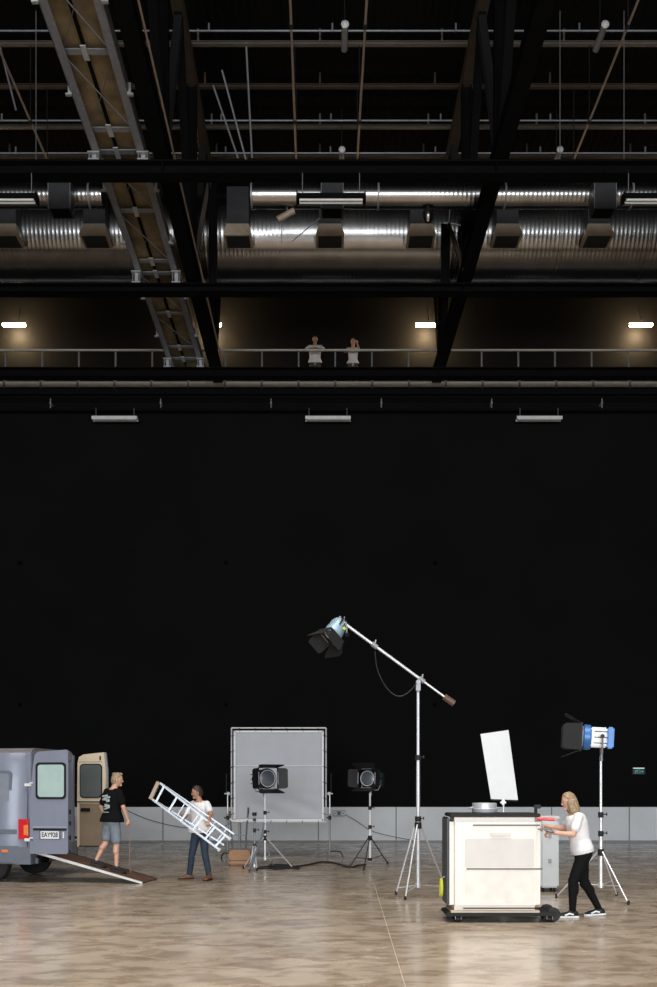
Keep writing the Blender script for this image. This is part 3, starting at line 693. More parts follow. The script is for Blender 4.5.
    secs = [(pel+sp*u, latp*(a*k+.012), fwp*(c_*k+.012)) for u, a, c_ in prof if u < .31]
    loft(b, secs)
    for s in 'LR':
        kn, an = V(J['kn'+s]), V(J['an'+s]); L_ = cl.get('leg', 1)
        if L_ >= 1:
            capsule(b, hp[s], kn, (.096 if not cl.get('tight') else .104)*k, (.066 if not cl.get('tight') else .070)*k); capsule(b, kn, an+(kn-an)*.03, (.066 if not cl.get('tight') else .070)*k, (.054 if not cl.get('tight') else .045)*k)
            if cl.get('tight'): capsule(b, kn+V((-.012, 0, -.05)), kn.lerp(an, .35)+V((-.014, 0, 0)), .066*k, .064*k)
        else:
            q = hp[s].lerp(kn, L_); capsule(b, hp[s], q, .10*k, .092*k)
    solid(cl.get('lower', 'trousers'), b, cl['pants'], t, vox*1.3, 3)
    # shoes
    for s in 'LR':
        an = V(J['an'+s]); fd = V(J.get('ft'+s, (1, 0, 0))).normalized(); up = V((0, 0, 1)); 
        sd = up.cross(fd).normalized(); up2 = fd.cross(sd); base = an-up2*.085*k
        b = nbm(); secs = []
        for x, wd, h in ((-.078, .020, .05), (-.065, .034, .075), (-.02, .040, .105), (.03, .042, .100), (.07, .046, .070), (.12, .050, .056), (.165, .044, .044), (.195, .026, .030)):
            secs.append((base+fd*x*k+up2*(h/2+.008)*k, sd*wd*k, up2*h/2*k))
        loft(b, secs, 16)
        if cl.get('boots'): capsule(b, an-up2*.03, an+up2*.05, .048*k, .050*k)
        so_ = solid('shoe', b, cl['shoe'], t, .006, 2)
        b = nbm(); prof_ = [(-.085, .018), (-.07, .036), (-.02, .040), (.04, .042), (.12, .053), (.17, .046), (.205, .022)]
        prism(b, [base+fd*x*k+sd*y*k for x, y in prof_]+[base+fd*x*k-sd*y*k for x, y in prof_[::-1]], up2*.022*k); obj('sole', b, cl['sole'], so_)
        if cl.get('stripe'):
            for s2 in (-1, 1):
                b = nbm(); tube(b, [base+fd*.0+sd*s2*.045+up2*.04, base+fd*.05+sd*s2*.05+up2*.055, base+fd*.11+sd*s2*.054+up2*.030], .012, n=6); obj('side_stripe', b, M_foam, so_)
    # hair
    b = nbm(); st = cl.get('hair_style', 'short')
    def hair(d):
        line = .12 if d.x > .2 else (-.25 if d.x > -.25 else -.62)
        if d.x > .2: line = .20+.42*min(1, (d.x-.2)/.4)
        on = d.z > line
        f = (1.10 if on else .86)+(.03*math.sin(d.x*19+d.y*13)*math.cos(d.z*17) if on else 0)
        return V((d.x*.098*f-.004, d.y*.077*f, d.z*.118*(f+.02*(d.z > .5))))*k
    ellip(b, hd, HR, None, hair, 32, 24)
    if st == 'quiff':
        for i in range(7): ellip(b, hd+HR@V((.05-.02*i, .03*math.sin(i*2.1), .108-.002*i))*k, HR, (.034*k, .03*k, .026*k))
    if st == 'long':
        for i in range(9):
            a_ = PI*.45+i/8*PI*1.1; r_ = .072
            p0 = hd+HR@V((math.cos(a_)*.085, math.sin(a_)*.074, -.01))*k; p1 = hd+HR@V((math.cos(a_)*.085-.01, math.sin(a_)*.080, -.13))*k; p2 = p1+V((-.012, 0, -.03))*k
            capsule(b, p0, p1, .034*k, .034*k, 10); capsule(b, p1, p2, .034*k, .020*k, 10)
    solid('hair', b, cl['hair'], t, .006, 2)
    for s in (-1, 1):
        b = nbm(); ellip(b, hd+HR@V((.0855, s*.031, .008))*k, HR, (.005, .009, .004)); obj('eye', b, M_eye, t)
        b = nbm(); tube(b, [hd+HR@V((.089, s*.018, .028))*k, hd+HR@V((.084, s*.043, .030))*k], .002, n=6); obj('eyebrow', b, cl['hair'], t)
    b = nbm(); ellip(b, hd+HR@V((.088, 0, -.056))*k, HR, (.007, .022, .007)); obj('lips', b, M_lip, t)
    return t

# man on the ramp -----------------------------------------------------------
a = math.radians(48)
man1 = person('man in black printed T-shirt and grey shorts walking down the ramp from the van', (-3.73, 17.72, .195), a, dict(
    pelvis=(.02, -.03, .90), neck=(.04, -.05, 1.46), head=(.10, -.09, 1.615), hyaw=math.radians(-38), hpitch=.12,
    elL=(.02, .27, 1.14), wrL=(.12, .26, .90), elR=(.08, -.29, 1.14), wrR=(.17, -.30, .91), curlR=1.0, curlL=.7,
    knL=(.0, .10, .53), anL=(-.14, .20, .185), knR=(.07, -.11, .48), anR=(.06, -.12, .082),
    ftL=(.80, -.55, -.25), ftR=(.82, -.5, -.25)),
    dict(skin=M_skin, shirt=M_shirtb, pants=M_short, lower='shorts', leg=.80, hair=M_blond, hair_style='quiff', shoe=M_blk2, sole=M_black, loose=.022, k=1.0, hem=-.02, sleeve=.72))
# white print on the back of the shirt
b = nbm()
for (y, z, w_, h_) in ((.03, 1.33, .12, .03), (-.02, 1.295, .16, .03), (.04, 1.265, .10, .025), (-.055, 1.25, .06, .05), (.0, 1.16, .05, .06), (-.06, 1.145, .05, .06), (-.02, 1.11, .10, .025), (.01, 1.045, .14, .012)):
    box(b, (-.118, y-.06, z), (.030, w_, h_), Matrix.Rotation(random.uniform(-.3, .3), 3, 'X'))
obj('shirt_print', b, mat('pale_print_ink', (.42, .48, .46), .8), man1, label='pale abstract print on the shirt back')
cx_ = a; R2 = Matrix.Rotation(a, 3, 'Z'); hw = V(man1.location)+R2@V((.215, -.295, .83))
bm = nbm(); tube(bm, spline([hw+V((0, 0, .04)), hw+V((.01, -.01, -.3)), hw+V((.0, -.02, -.66)), V((hw.x+.02, hw.y, .17))]), .006, n=6)
tag(obj('thin_cord', bm, mat('red_grey_cord', (.30, .17, .17), .7)), 'thin cord hanging from the hand of the man on the ramp', 'cord')

# man with ladder -----------------------------------------------------------
b2 = math.radians(234)
man2 = person('man in white T-shirt, dark jeans and brown boots carrying a stepladder', (-2.17, 18.12, 0), b2, dict(
    pelvis=(0, 0, .90), neck=(.03, .02, 1.43), head=(.075, -.01, 1.585), hyaw=math.radians(-38), hpitch=.18, twist=.0,
    elL=(.10, .35, 1.20), wrL=(.30, .48, 1.10), elR=(.14, -.24, 1.15), wrR=(.36, -.16, 1.18), curlL=1.1, curlR=1.2, palmL=(0, 0, -1), palmR=(0, 0, -1),
    knL=(.02, .13, .49), anL=(-.02, .20, .085), knR=(.06, -.14, .49), anR=(.02, -.25, .085), ftL=(.95, .25, 0), ftR=(.85, -.55, 0)),
    dict(skin=M_skin2, shirt=M_shirtw, pants=M_jean, hair=M_dhair, shoe=M_boot, sole=M_blk2, boots=1, loose=.022, hem=-.10, k=.98))
# stepladder ---------------------------------------------------------------
YLd = 17.62
def L3(px, py, dy=0): return P(px, py, YLd+dy)
lad = thing('stepladder', 'folded aluminium stepladder tilted in the arms of the man in white', 'ladder', (L3(191, 817)))
o0 = lad.location.copy()
tl, tr_, bl, br = L3(160, 783), L3(152, 799), L3(229, 838, -.12), L3(218.5, 849, -.12)     # upper rail tl->bl, lower rail tr->br
bm = nbm()
def bar(bm, a_, b_, w_, d_):
    a_ = V(a_)-o0; b_ = V(b_)-o0; x, y = frame(b_-a_, (0, 1, 0)); R = Matrix((x, y, (b_-a_).normalized())).transposed(); box(bm, (a_+b_)/2, (w_, d_, (b_-a_).length), R)
bm = nbm(); bar(bm, tl, bl, .036, .028); obj('side_rail', bm, M_ladder, lad)
bm = nbm(); bar(bm, tr_, br, .036, .028); obj('side_rail', bm, M_ladder, lad)
for u in (.06, .25, .44, .62, .80, .95):
    bm = nbm(); bar(bm, tl.lerp(bl, u), tr_.lerp(br, u), .034, .03); obj('tread', bm, M_ladder, lad)
dY = V((0, .085, 0)); sh_ = V((.09, 0, -.02))
tl2, tr2, bl2, br2 = tl+dY, tr_+dY, L3(234, 834, .06), L3(224, 845, .06)
for q0, q1 in ((tl2, bl2), (tr2, br2)):
    bm = nbm(); bar(bm, q0, q1, .026, .022); obj('rear_leg', bm, M_ladder, lad)
for u in (.35, .55, .75, .9):
    bm = nbm(); bar(bm, tl2.lerp(bl2, u), tr2.lerp(br2, u), .018, .02); obj('rear_brace', bm, M_ladder, lad)
bm = nbm(); bar(bm, tl+V((-.03, .04, .02)), tr_+V((-.03, .04, .0)), .06, .13); obj('top_cap', bm, mat('tan_ladder_cap', (.36, .27, .20), .5), lad)
for q in (bl, br): bm = nbm(); bar(bm, q, q+(q-tl).normalized()*.04, .065, .04); obj('rubber_foot', bm, M_sole, lad)

# woman pushing the cart ---------------------------------------------------------
wm = person('blonde woman in white T-shirt and black leggings leaning into the cream cart', (3.37, 13.0, 0), PI, dict(
    pelvis=(-.05, 0, .86), neck=(.06, 0, 1.355), head=(.135, 0, 1.50), hyaw=0, hpitch=.22,
    elL=(.13, .20, 1.08), wrL=(.37, .15, 1.10), elR=(.15, -.19, 1.14), wrR=(.38, -.13, 1.17), curlL=1.3, curlR=1.3, palmL=(.4, -.3, -1), palmR=(.4, .3, -1),
    knL=(.10, .08, .47), anL=(.11, .09, .085), knR=(-.08, -.09, .47), anR=(-.29, -.12, .09), ftL=(1, 0, 0), ftR=(.97, -.1, -.06)),
    dict(skin=M_skin, shirt=M_shirtw, pants=M_legg, lower='leggings', hair=M_blond, hair_style='long', shoe=M_black, sole=M_foam, stripe=1, tight=1, loose=.020, hem=-.06, flare=0, slim=.95, k=.96))

# people on the gallery -------------------------------------------------------------
person('man in white T-shirt leaning on the gallery rail with folded forearms', (PX(315, 32.3), 32.48, 14.5), -PI/2, dict(
    pelvis=(-.04, 0, .93), neck=(.14, 0, 1.46), head=(.235, 0, 1.60), hpitch=.45, elL=(.32, .30, 1.21), wrL=(.46, .06, 1.21), elR=(.32, -.30, 1.21), wrR=(.46, -.05, 1.23), handL=(.1, -1, 0), handR=(.1, 1, 0), palmL=(0, 0, -1), palmR=(0, 0, -1),
    knL=(.06, .11, .48), anL=(.0, .13, .085), knR=(.06, -.11, .48), anR=(.0, -.13, .085)),
    dict(skin=M_skin2, shirt=M_shirtw, pants=M_olive, hair=M_dhair, shoe=M_blk2, sole=M_black, k=1.03, loose=.02, hem=.02), vox=.009)
person('person in white T-shirt on the gallery holding one hand to the face', (PX(353, 32.3), 32.42, 14.5), -PI/2, dict(
    pelvis=(0, 0, .86), neck=(.13, 0, 1.36), head=(.20, 0, 1.505), hpitch=.2, elL=(.36, .20, 1.16), wrL=(.27, .13, 1.43), elR=(.30, -.26, 1.15), wrR=(.46, -.05, 1.17), handR=(.1, 1, 0), palmL=(-1, -.3, 0), handL=(-.1, -.15, 1), palmR=(0, 0, -1),
    knL=(.05, .09, .46), anL=(.0, .10, .085), knR=(.05, -.09, .46), anR=(.0, -.10, .085)),
    dict(skin=M_skin, shirt=M_shirtw, pants=M_olive, hair=M_blond, shoe=M_blk2, sole=M_black, k=.93, slim=.88, loose=.012, hem=.02), vox=.009)

# ================================================================== STANDS AND LAMPS
def stand(name, label, loc, top, feet, ztop, zbot=.15, r=.02, joints=(), legm=M_chrome, polem=M_chrome, brace=.33, group=None, legr=.011):
    t = thing(name, label, 'stand', loc, group=group)
    zs = [zbot]+list(joints)+[top]; rr = r
    for i in range(len(zs)-1):
        s_ = obj('pole_section', cyl(nbm(), (0, 0, zs[i]), (0, 0, zs[i+1]), rr, n=16), polem, t); rr *= .84
        if i < len(zs)-2:
            c_ = obj('collar', cyl(nbm(), (0, 0, zs[i+1]-.05), (0, 0, zs[i+1]+.03), r*1.45), M_blk2, t)
            bm = nbm(); cyl(bm, (.01, 0, zs[i+1]-.01), (.075, -.01, zs[i+1]), .008); box(bm, (.085, -.01, zs[i+1]), (.015, .02, .05), bev=.004); obj('knob', bm, M_black, c_)
    obj('leg_collar', cyl(nbm(), (0, 0, ztop-.06), (0, 0, ztop+.04), r*1.6), M_blk2, t)
    obj('lower_collar', cyl(nbm(), (0, 0, zbot+.01), (0, 0, zbot+.07), r*1.5), legm, t)
    for fx, fy in feet:
        h = V((fx, fy, 0)).normalized(); a_ = h*r*1.4+V((0, 0, ztop)); f_ = V((fx, fy, .02))
        bm = nbm(); tube(bm, [a_, f_], legr); lg = obj('leg', bm, legm, t)
        mid = a_.lerp(f_, 1-brace); bm = nbm(); tube(bm, [h*r+V((0, 0, zbot+.04)), mid], legr*.75); obj('brace', bm, legm, t)
        bm = nbm(); cyl(bm, f_+V((0, 0, -.019)), f_+V((0, 0, .04)), .018); obj('rubber_foot', bm, M_black, lg)
    return t
def fresnel(label, loc, yaw, pitch, s=1, yx=-.16, shell=M_blk2, backm=M_blk2, doorm=M_blk2, rL=.15, dL=.26, da=(.5, .5, .5, .5), blen=.30, yoke_down=True, roll=0, round_body=True):
    t = thing('film_lamp', label, 'lamp', loc, yaw); Rm = Matrix.Rotation(pitch, 3, 'Y') @ Matrix.Rotation(roll, 3, 'X')
    def T(b): bmesh.ops.transform(b, matrix=Rm.to_4x4(), verts=b.verts); return b
    X = V((1, 0, 0)); h = rL*1.28
    bm = nbm(); lathe(bm, (-.12, 0, 0), X, [(0, rL*1.05), (.02, rL*1.2), (.10, rL*1.22), (.12, rL*1.08), (.12, rL*1.0)], n=32); obj('front_ring', T(bm), shell, t)
    bm = nbm()
    if round_body: lathe(bm, (-.10-blen, 0, 0), X, [(0, rL*.5), (.03, rL*.95), (blen*.5, rL*1.15), (blen, rL*1.12)], n=28)
    else: box(bm, (-.10-blen*.45, 0, 0), (blen*.9, rL*1.9, rL*1.9), bev=.02)
    hs = obj('housing', T(bm), backm, t)
    bm = nbm()
    for i in range(3): box(bm, (-.12-blen*.5, 0, (i-1)*rL*.55), (blen*.7, rL*(1.92 if not round_body else 2.36), .012))
    obj('cooling_fins', T(bm), M_blk2, hs)
    bm = nbm()
    if round_body: lathe(bm, (-.10-blen-.02, 0, 0), X, [(0, rL*.3), (.02, rL*.6), (.05, rL*.7)], n=20)
    else: box(bm, (-.12-blen, 0, 0), (.10, rL*2.0, rL*2.02), bev=.02)
    obj('rear_cap', T(bm), shell, t)
    bm = nbm(); lathe(bm, (-.01, 0, 0), X, [(0, rL*.98), (.015, rL*.93), (.035, rL*.6), (.042, .01)], n=32); obj('lens', T(bm), M_glass, t)
    bm = nbm(); tube(bm, [V((.005, math.cos(q)*rL, math.sin(q)*rL)) for q in [i*PI/16 for i in range(32)]], .009, n=6, closed=True); obj('lens_rim', T(bm), M_chrome, t)
    bm = nbm()
    for sy, sz in ((1, 0), (-1, 0), (0, 1), (0, -1)):
        box(bm, (.03, sy*h, sz*h), (.03, .02 if sy else 2*h, .02 if sz else 2*h))
    obj('door_frame', T(bm), doorm, t)
    for i, ang in enumerate(da):
        u, v = ((V((0, 0, 1)), V((0, 1, 0))), (V((0, 1, 0)), V((0, 0, -1))), (V((0, 0, -1)), V((0, -1, 0))), (V((0, -1, 0)), V((0, 0, 1))))[i]
        out = X*math.cos(ang)+u*math.sin(ang); b0 = X*.04+u*h; f_ = 1.35 if i % 2 == 0 else .95; nrm = out.cross(v).normalized()
        bm = nbm(); prism(bm, [b0-v*h*.98, b0+v*h*.98, b0+out*dL*.8+v*h*f_, b0+out*dL+v*h*f_*.85, b0+out*dL-v*h*f_*.85, b0+out*dL*.8-v*h*f_], nrm*.005); dd = obj('barn_door', T(bm), doorm, t)
        bm = nbm(); cyl(bm, b0-v*h*.6, b0+v*h*.6, .009, n=8); obj('hinge', T(bm), M_galv, dd)
    sg = -1 if yoke_down else 1
    bm = nbm(); yw = rL*1.36
    tube(bm, [(yx, -yw, .02*-sg), (yx, -yw, sg*rL*1.1), (yx, -yw*.8, sg*(rL*1.55)), (yx, yw*.8, sg*(rL*1.55)), (yx, yw, sg*rL*1.1), (yx, yw, .02*-sg)], .013); y_ = obj('yoke', bm, M_galv, t)
    for s2 in (-1, 1): bm = nbm(); cyl(bm, (yx, s2*yw*.93, 0), (yx, s2*(yw+.035), 0), .03); obj('yoke_knob', bm, M_black, y_)
    bm = nbm(); cyl(bm, (yx, 0, sg*(rL*1.52)), (yx, 0, sg*(rL*1.55+.12)), .022); obj('spigot', bm, M_galv, t)
    return t

# lamp before the silver screen
p = P(265, 778, 21.0)
stand('lamp_stand', 'slim chrome tripod stand carrying the round black lamp before the silver screen', (p.x, 21.0, 0), 1.56, ((-.42, -.45), (.60, -.45), (.1, .65)), .62, .14, .024, (.75, 1.15), legm=M_chrome)
fresnel('round black film lamp with open doors before the silver screen', (p.x+.06, 20.9, p.z-.01), math.radians(-60), math.radians(-2), rL=.175, dL=.21, da=(.25, .95, .45, 2.9), shell=M_black, backm=M_black, doorm=M_black, blen=.34)
# lamp to its side
p = P(370, 778, 21.0)
stand('lamp_stand', 'white-poled tripod stand with black legs under the lamp against the dark wall', (p.x, 21.0, 0), 1.56, ((-.43, -.25), (-.16, -.75), (.42, .70)), .62, .12, .026, (.85, 1.25), legm=M_blk2, polem=M_foam)
fresnel('black box-bodied film lamp with teal rear on the white-poled stand', (p.x-.06, 20.9, p.z-.01), math.radians(-120), math.radians(-3), rL=.155, dL=.22, da=(.5, .95, .35, .8), doorm=M_black, shell=M_black, backm=mat('dark_teal_paint', (.02, .075, .085), .4), round_body=False, blen=.34)
# big lamp on the tall stand by the woman
SX, SY = 4.19, 14.92
stand('tall_lamp_stand', 'tall chrome tripod stand behind the woman pushing the cart', (SX, SY, 0), 2.15, ((.22, -.62), (.40, .55), (-.60, .27)), .72, .18, .028, (1.0, 1.28), legm=M_chrome)
fresnel('blue and white film lamp with big black doors on the tall stand beside the woman', (SX-.27, SY, 2.43), math.radians(168), math.radians(-3), rL=.155, dL=.27, yx=-.27, da=(.50, .30, .40, .15), shell=M_blue, backm=M_foam, round_body=False, blen=.27)
# boom
BX, BY = 1.52, 15.5
z_p = EYE+(HY-686)*.0155
stand('boom_stand', 'very tall silver tripod stand holding the long boom arm', (BX, BY, 0), z_p-.08, ((-.33, .14), (-.25, -.60), (.50, .35)), 1.10, .12, .034, (1.2, 2.15), legm=M_alu, polem=M_alu, brace=.08, legr=.014)
bo = thing('lamp_boom', 'long silver boom arm tilted up, with counterweight, on the tallest stand', 'boom', (BX, BY, z_p))
A_ = P(341, 621, BY)-bo.location; B_ = P(453, 703, BY)-bo.location
cut = A_.lerp(B_, .72)
obj('boom_tube', cyl(nbm(), A_, cut, .022), M_alu, bo); obj('boom_tube', cyl(nbm(), cut, B_, .017), M_chrome, bo)
dd = (B_-A_).normalized()
obj('counterweight', cyl(nbm(), B_-dd*.17, B_+dd*.02, .052), mat('brown_weight', (.13, .075, .055), .5, .2), bo)
for u in (.02, .30, .72):
    q = A_.lerp(B_, u); c_ = obj('clamp_collar', cyl(nbm(), q-dd*.05, q+dd*.05, .040), M_galv, bo)
    bm = nbm(); cyl(bm, q, q+V((.02, 0, .09)), .010, n=8); obj('clamp_knob', bm, M_chrome, c_)
q = A_.lerp(B_, .72+.03); bm = nbm(); box(bm, (0, 0, .0), (.07, .09, .16), bev=.01); cyl(bm, (0, -.07, .06), (0, .07, .06), .035); cyl(bm, (0, 0, -.10), (0, 0, .0), .028); obj('pivot_head', bm, M_galv, bo)
Eh = BX+A_.x; zz = z_p+A_.z
bl_ = fresnel('pale blue film lamp hanging from the raised tip of the boom arm', (Eh-.14, BY-.02, zz-.22), math.radians(218), math.radians(50), rL=.120, dL=.23, da=(.45, .40, .30, .55), shell=M_pblue, backm=M_pblue, doorm=M_blk2, yoke_down=False, blen=.20)
bm = nbm(); tube(bm, spline([(Eh-.01, BY, zz+.0), (Eh-.06, BY, zz+.02), (Eh-.10, BY, zz-.005)]), .020); k_ = obj('tip_hook', bm, M_galv, bo); k_.location = -bo.location
bm = nbm(); box(bm, (Eh+.045, BY-.10, zz-.13), (.05, .02, .04), Matrix.Rotation(.6, 3, 'Y'), bev=.004); k_ = obj('yellow_tag', bm, M_yel, bo, label='small yellow tag'); k_.location = -bo.location
cp = [P(x, y, BY-.04) for x, y in ((375, 651), (377, 668), (384, 684), (393, 694), (402, 696), (411, 690), (416, 684))]
tag(obj('lamp_cable', tube(nbm(), spline(cp), .009, n=6), M_cable), 'thin dark cable looping below the boom arm to its stand', 'cable')

# silver cloth in its frame ---------------------------------------------------------------
FY = 23.7; fx0, fx1 = PX(231.5, FY), PX(326, FY); fz0, fz1 = EYE-(822-HY)*.0237, EYE+(HY-728)*.0237
fr = thing('diffusion_frame', 'large square silver-grey cloth screen laced into a tube frame', 'screen', ((fx0+fx1)/2, FY, fz0))
hw_, H_ = (fx1-fx0)/2, fz1-fz0
for a_, b_ in (((-hw_, 0), (hw_, 0)), ((-hw_, H_), (hw_, H_)), ((-hw_, 0), (-hw_, H_)), ((hw_, 0), (hw_, H_))):
    obj('frame_tube', cyl(nbm(), (a_[0], 0, a_[1]), (b_[0], 0, b_[1]), .020, n=10), M_alu, fr)
bm = nbm(); N = 28; g_ = [[None]*(N+1) for _ in range(N+1)]
for i in range(N+1):
    for j in range(N+1):
        u, v = i/N, j/N; e = min(u, 1-u, v, 1-v)
        x = -hw_+.07+u*(2*hw_-.14); z = .03+v*(H_-.11)+ .02*math.sin(v*PI)*0 - (.02*(1-u) if v > .98 else 0)
        y = .012*math.sin(u*9+v*4)*math.sin(v*PI)+(.02*math.sin((u*.5+v)*26) if v < .28 and u > .2 else 0)*min(1, e*12)
        g_[i][j] = bm.verts.new((x, y, z))
for i in range(N):
    for j in range(N): bm.faces.new((g_[i][j], g_[i+1][j], g_[i+1][j+1], g_[i][j+1]))
cloth = obj('cloth', bm, M_fabric, fr, smooth=True); cloth.modifiers.new('s', 'SOLIDIFY').thickness = .004
for c_, s_ in (((-hw_+.075, -.016, H_/2-.02), (.045, .006, H_-.10)), ((hw_-.075, -.016, H_/2-.02), (.045, .006, H_-.10)), ((0, -.016, H_-.085), (2*hw_-.14, .006, .045)), ((0, -.016, .045), (2*hw_-.14, .006, .05)), ((0, -.030, H_*.60), (2*hw_-.16, .006, .012))):
    obj('hem_band' if s_[2] != .012 else 'seam', box(nbm(), c_, s_, bev=.001), M_shirtw, fr)
for i in range(6):
    u = (i+.5)/6
    for c_, e_ in (((-hw_+2*hw_*u, H_), (-hw_+2*hw_*u+.02, H_-.09)), ((-hw_+2*hw_*u, 0), (-hw_+2*hw_*u+.015, .05)), ((-hw_, H_*u), (-hw_+.08, H_*u+.02)), ((hw_, H_*u), (hw_-.08, H_*u+.02))):
        bm = nbm(); tube(bm, [(c_[0], -.028, c_[1]), (e_[0], -.028, e_[1])], .006, n=6); cyl(bm, (c_[0], -.03, c_[1]-.012), (c_[0], .03, c_[1]+.012), .012, n=6); obj('lace_tie', bm, M_black, fr)
def cstand(X, lab, side):
    t = thing('frame_stand', lab, 'stand', (X, FY-.02, 0), group='stands at the sides of the silver screen')
    obj('pole_section', cyl(nbm(), (0, 0, .12), (0, 0, 1.05), .022), M_galv, t); obj('pole_section', cyl(nbm(), (0, 0, 1.0), (0, 0, 1.55 if side > 0 else 1.5), .016), M_chrome, t)
    obj('pole_section', cyl(nbm(), (side*.03, 0, 1.5), (side*.03, 0, 2.0), .012), M_blk2, t)
    bm = nbm(); cyl(bm, (-side*.02, -.05, 1.52), (-side*.02, .05, 1.52), .04); box(bm, (0, 0, 1.52), (.14, .05, .03)); obj('grip_head', bm, M_galv, t)
    bm = nbm(); cyl(bm, (-.08, -.04, .95), (.04, -.04, .95), .018); cyl(bm, (0, 0, .9), (0, 0, 1.0), .035); obj('clamp', bm, M_black, t)
    for az in (-.55, PI-.3, 1.75):
        d_ = V((math.cos(az), math.sin(az), 0)); z0 = .15
        bm = nbm(); tube(bm, spline([d_*.0+V((0, 0, z0)), d_*.22+V((0, 0, z0+.01)), d_*.30+V((0, 0, z0-.01)), d_*.36+V((0, 0, .02))]), .014); obj('leg', bm, M_blk2 if az < 1 else M_galv, t)
cstand(fx1+.09, 'silver stand clamped to the silver screen on the side of the wall sockets', 1)
cstand(fx0-.09, 'silver stand clamped to the silver screen on the side of the hand truck', -1)

# hand truck and wooden box, short stand ---------------------------------------------------
p = G(239, 862); HYt = 21.9
ht = thing('hand_truck', 'pale metal hand truck standing behind the wooden box', 'hand truck', (PX(239, HYt), HYt, 0))
for s in (-1, 1):
    top = 1.02 if s < 0 else 1.10
    bm = nbm(); tube(bm, spline([(s*.15, 0, .06), (s*.15, 0, .45), (s*.185, .02, top-.12), (s*.20, .02, top)]), .019); obj('upright', bm, M_trim, ht)
    obj('grip', cyl(nbm(), (s*.20, .02, top-.02), (s*.205, .02, top+.13), .022), mat('brown_rubber_grip', (.10, .06, .035), .7), ht)
    bm = nbm(); lathe(bm, (s*.20-.025, .08, .11), (1, 0, 0), [(0, .06), (0, .10), (.05, .10), (.05, .06)], n=20); obj('wheel', bm, M_tyre, ht)
bm = nbm(); tube(bm, spline([(-.19, 0, .98), (-.12, -.03, .93), (.12, -.03, .93), (.19, 0, .98)]), .022); obj('top_bar', bm, M_white, ht)
for z in (.62, .30): obj('crossbar', cyl(nbm(), (-.16, 0, z), (.16, 0, z), .012), M_galv, ht)
obj('centre_strip', cyl(nbm(), (0, 0, .10), (0, 0, .92), .012), M_galv, ht)
obj('axle', cyl(nbm(), (-.2, .08, .11), (.2, .08, .11), .012), M_galv, ht)
obj('toe_plate', box(nbm(), (0, -.10, .025), (.36, .22, .012)), M_galv, ht)
bxY = 21.35
wb = thing('wooden_box', 'low orange-brown wooden box with curved handle before the hand truck', 'box', (PX(240, bxY), bxY, 0))
bm = nbm(); box(bm, (0, 0, .18), (.46, .34, .32), bev=.03); obj('box_body', bm, M_wood, wb)
obj('dark_band', box(nbm(), (0, 0, .125), (.468, .348, .03), bev=.006), mat('dark_wood_band', (.15, .06, .025), .6), wb)
obj('base_rim', box(nbm(), (0, 0, .012), (.42, .30, .024)), mat('dark_wood_band', '#000000'), wb)
bm = nbm(); tube(bm, spline([(-.23, 0, .26), (-.34, 0, .27), (-.40, 0, .18), (-.37, 0, .08)]), .014); obj('side_handle', bm, M_black, wb)
sY = 20.1
st_ = stand('short_stand', 'short narrow folded stand with black top knob between wooden box and round lamp', (PX(254.5, sY), sY, 0), 1.12, ((-.10, -.08), (.05, -.10), (.04, .10)), .50, .06, .020, (.50, .82), legm=M_chrome, polem=M_galv, brace=.8)
bm = nbm(); cyl(bm, (0, 0, 1.10), (0, 0, 1.17), .045); box(bm, (0, 0, 1.02), (.07, .06, .06), bev=.01); obj('top_knob', bm, M_black, st_)
bm = nbm(); tube(bm, spline([(PX(264, sY), sY+.05, EYE-.74), (PX(262, sY), sY, EYE-1.0), (PX(256, sY), sY-.08, EYE-1.35), (PX(249, sY), sY-.16, .03)]), .022)
tag(obj('strut_tube', bm, M_trim), 'grey curved strut leaning across the short stand to the floor', 'strut')
# cables on the floor
c1 = [V((-1.25, 20.55, .022)), V((-1.0, 20.9, .022)), V((-.72, 20.62, .022)), V((-.35, 21.1, .022)), V((.05, 22.1, .022)), V((.35, 21.7, .022)), V((.62, 20.7, .022)), V((.80, 21.1, .022)), V((.98, 21.4, .022))]
tag(obj('floor_cable', tube(nbm(), spline(c1), .020, n=8), M_cable), 'thick black cable lying on the floor between the two black lamps', 'cable')
c1 = [V((-1.3, 20.35, .022)), V((-1.05, 20.45, .022)), V((-.85, 20.25, .022)), V((-.6, 20.5, .022)), V((-.42, 20.35, .022))]
tag(obj('floor_cable', tube(nbm(), spline(c1), .020, n=8), M_cable), 'short curl of black cable at the foot of the round lamp stand', 'cable')
t = thing('cable_connector', 'chunky black plug joint on the floor cable under the silver screen', 'plug', (PX(279, 20.75), 20.75, .045), .3)
obj('plug_body', box(nbm(), (0, 0, 0), (.22, .08, .08), bev=.015), M_black, t); obj('plug_grip', cyl(nbm(), (.1, 0, 0), (.22, 0, 0), .03), M_black, t); obj('socket_grip', cyl(nbm(), (-.22, 0, 0), (-.1, 0, 0), .03), M_black, t)

# white reflector board on its stand -------------------------------------------------
RY = 17.0; sx_ = PX(503.5, RY)
stand('reflector_stand', 'slim chrome stand behind the cart holding the white reflector board', (sx_, RY, 0), 1.44, ((-.35, -.3), (.38, -.28), (.0, .48)), .55, .12, .020, (.8,))
rb = thing('reflector_board', 'tilted white rectangular reflector board standing up above the cart', 'reflector', (sx_-.06, RY-.02, P(0, 799, RY).z))
cs = [P(x, y, RY-.02)-rb.location for x, y in ((491, 799), (518, 800), (508.5, 730), (480.5, 734))]
bm = nbm(); prism(bm, cs, (0, .018, 0)); obj('white_panel', bm, M_foam, rb)
obj('bottom_rail', cyl(nbm(), cs[0]+V((0, .01, -.015)), cs[1]+V((0, .01, -.015)), .014), M_black, rb)
bm = nbm(); box(bm, (.05, .01, -.05), (.05, .05, .08), bev=.006); cyl(bm, (.0, .0, -.06), (.10, .0, -.06), .016); obj('grip_clamp', bm, M_chrome, rb)

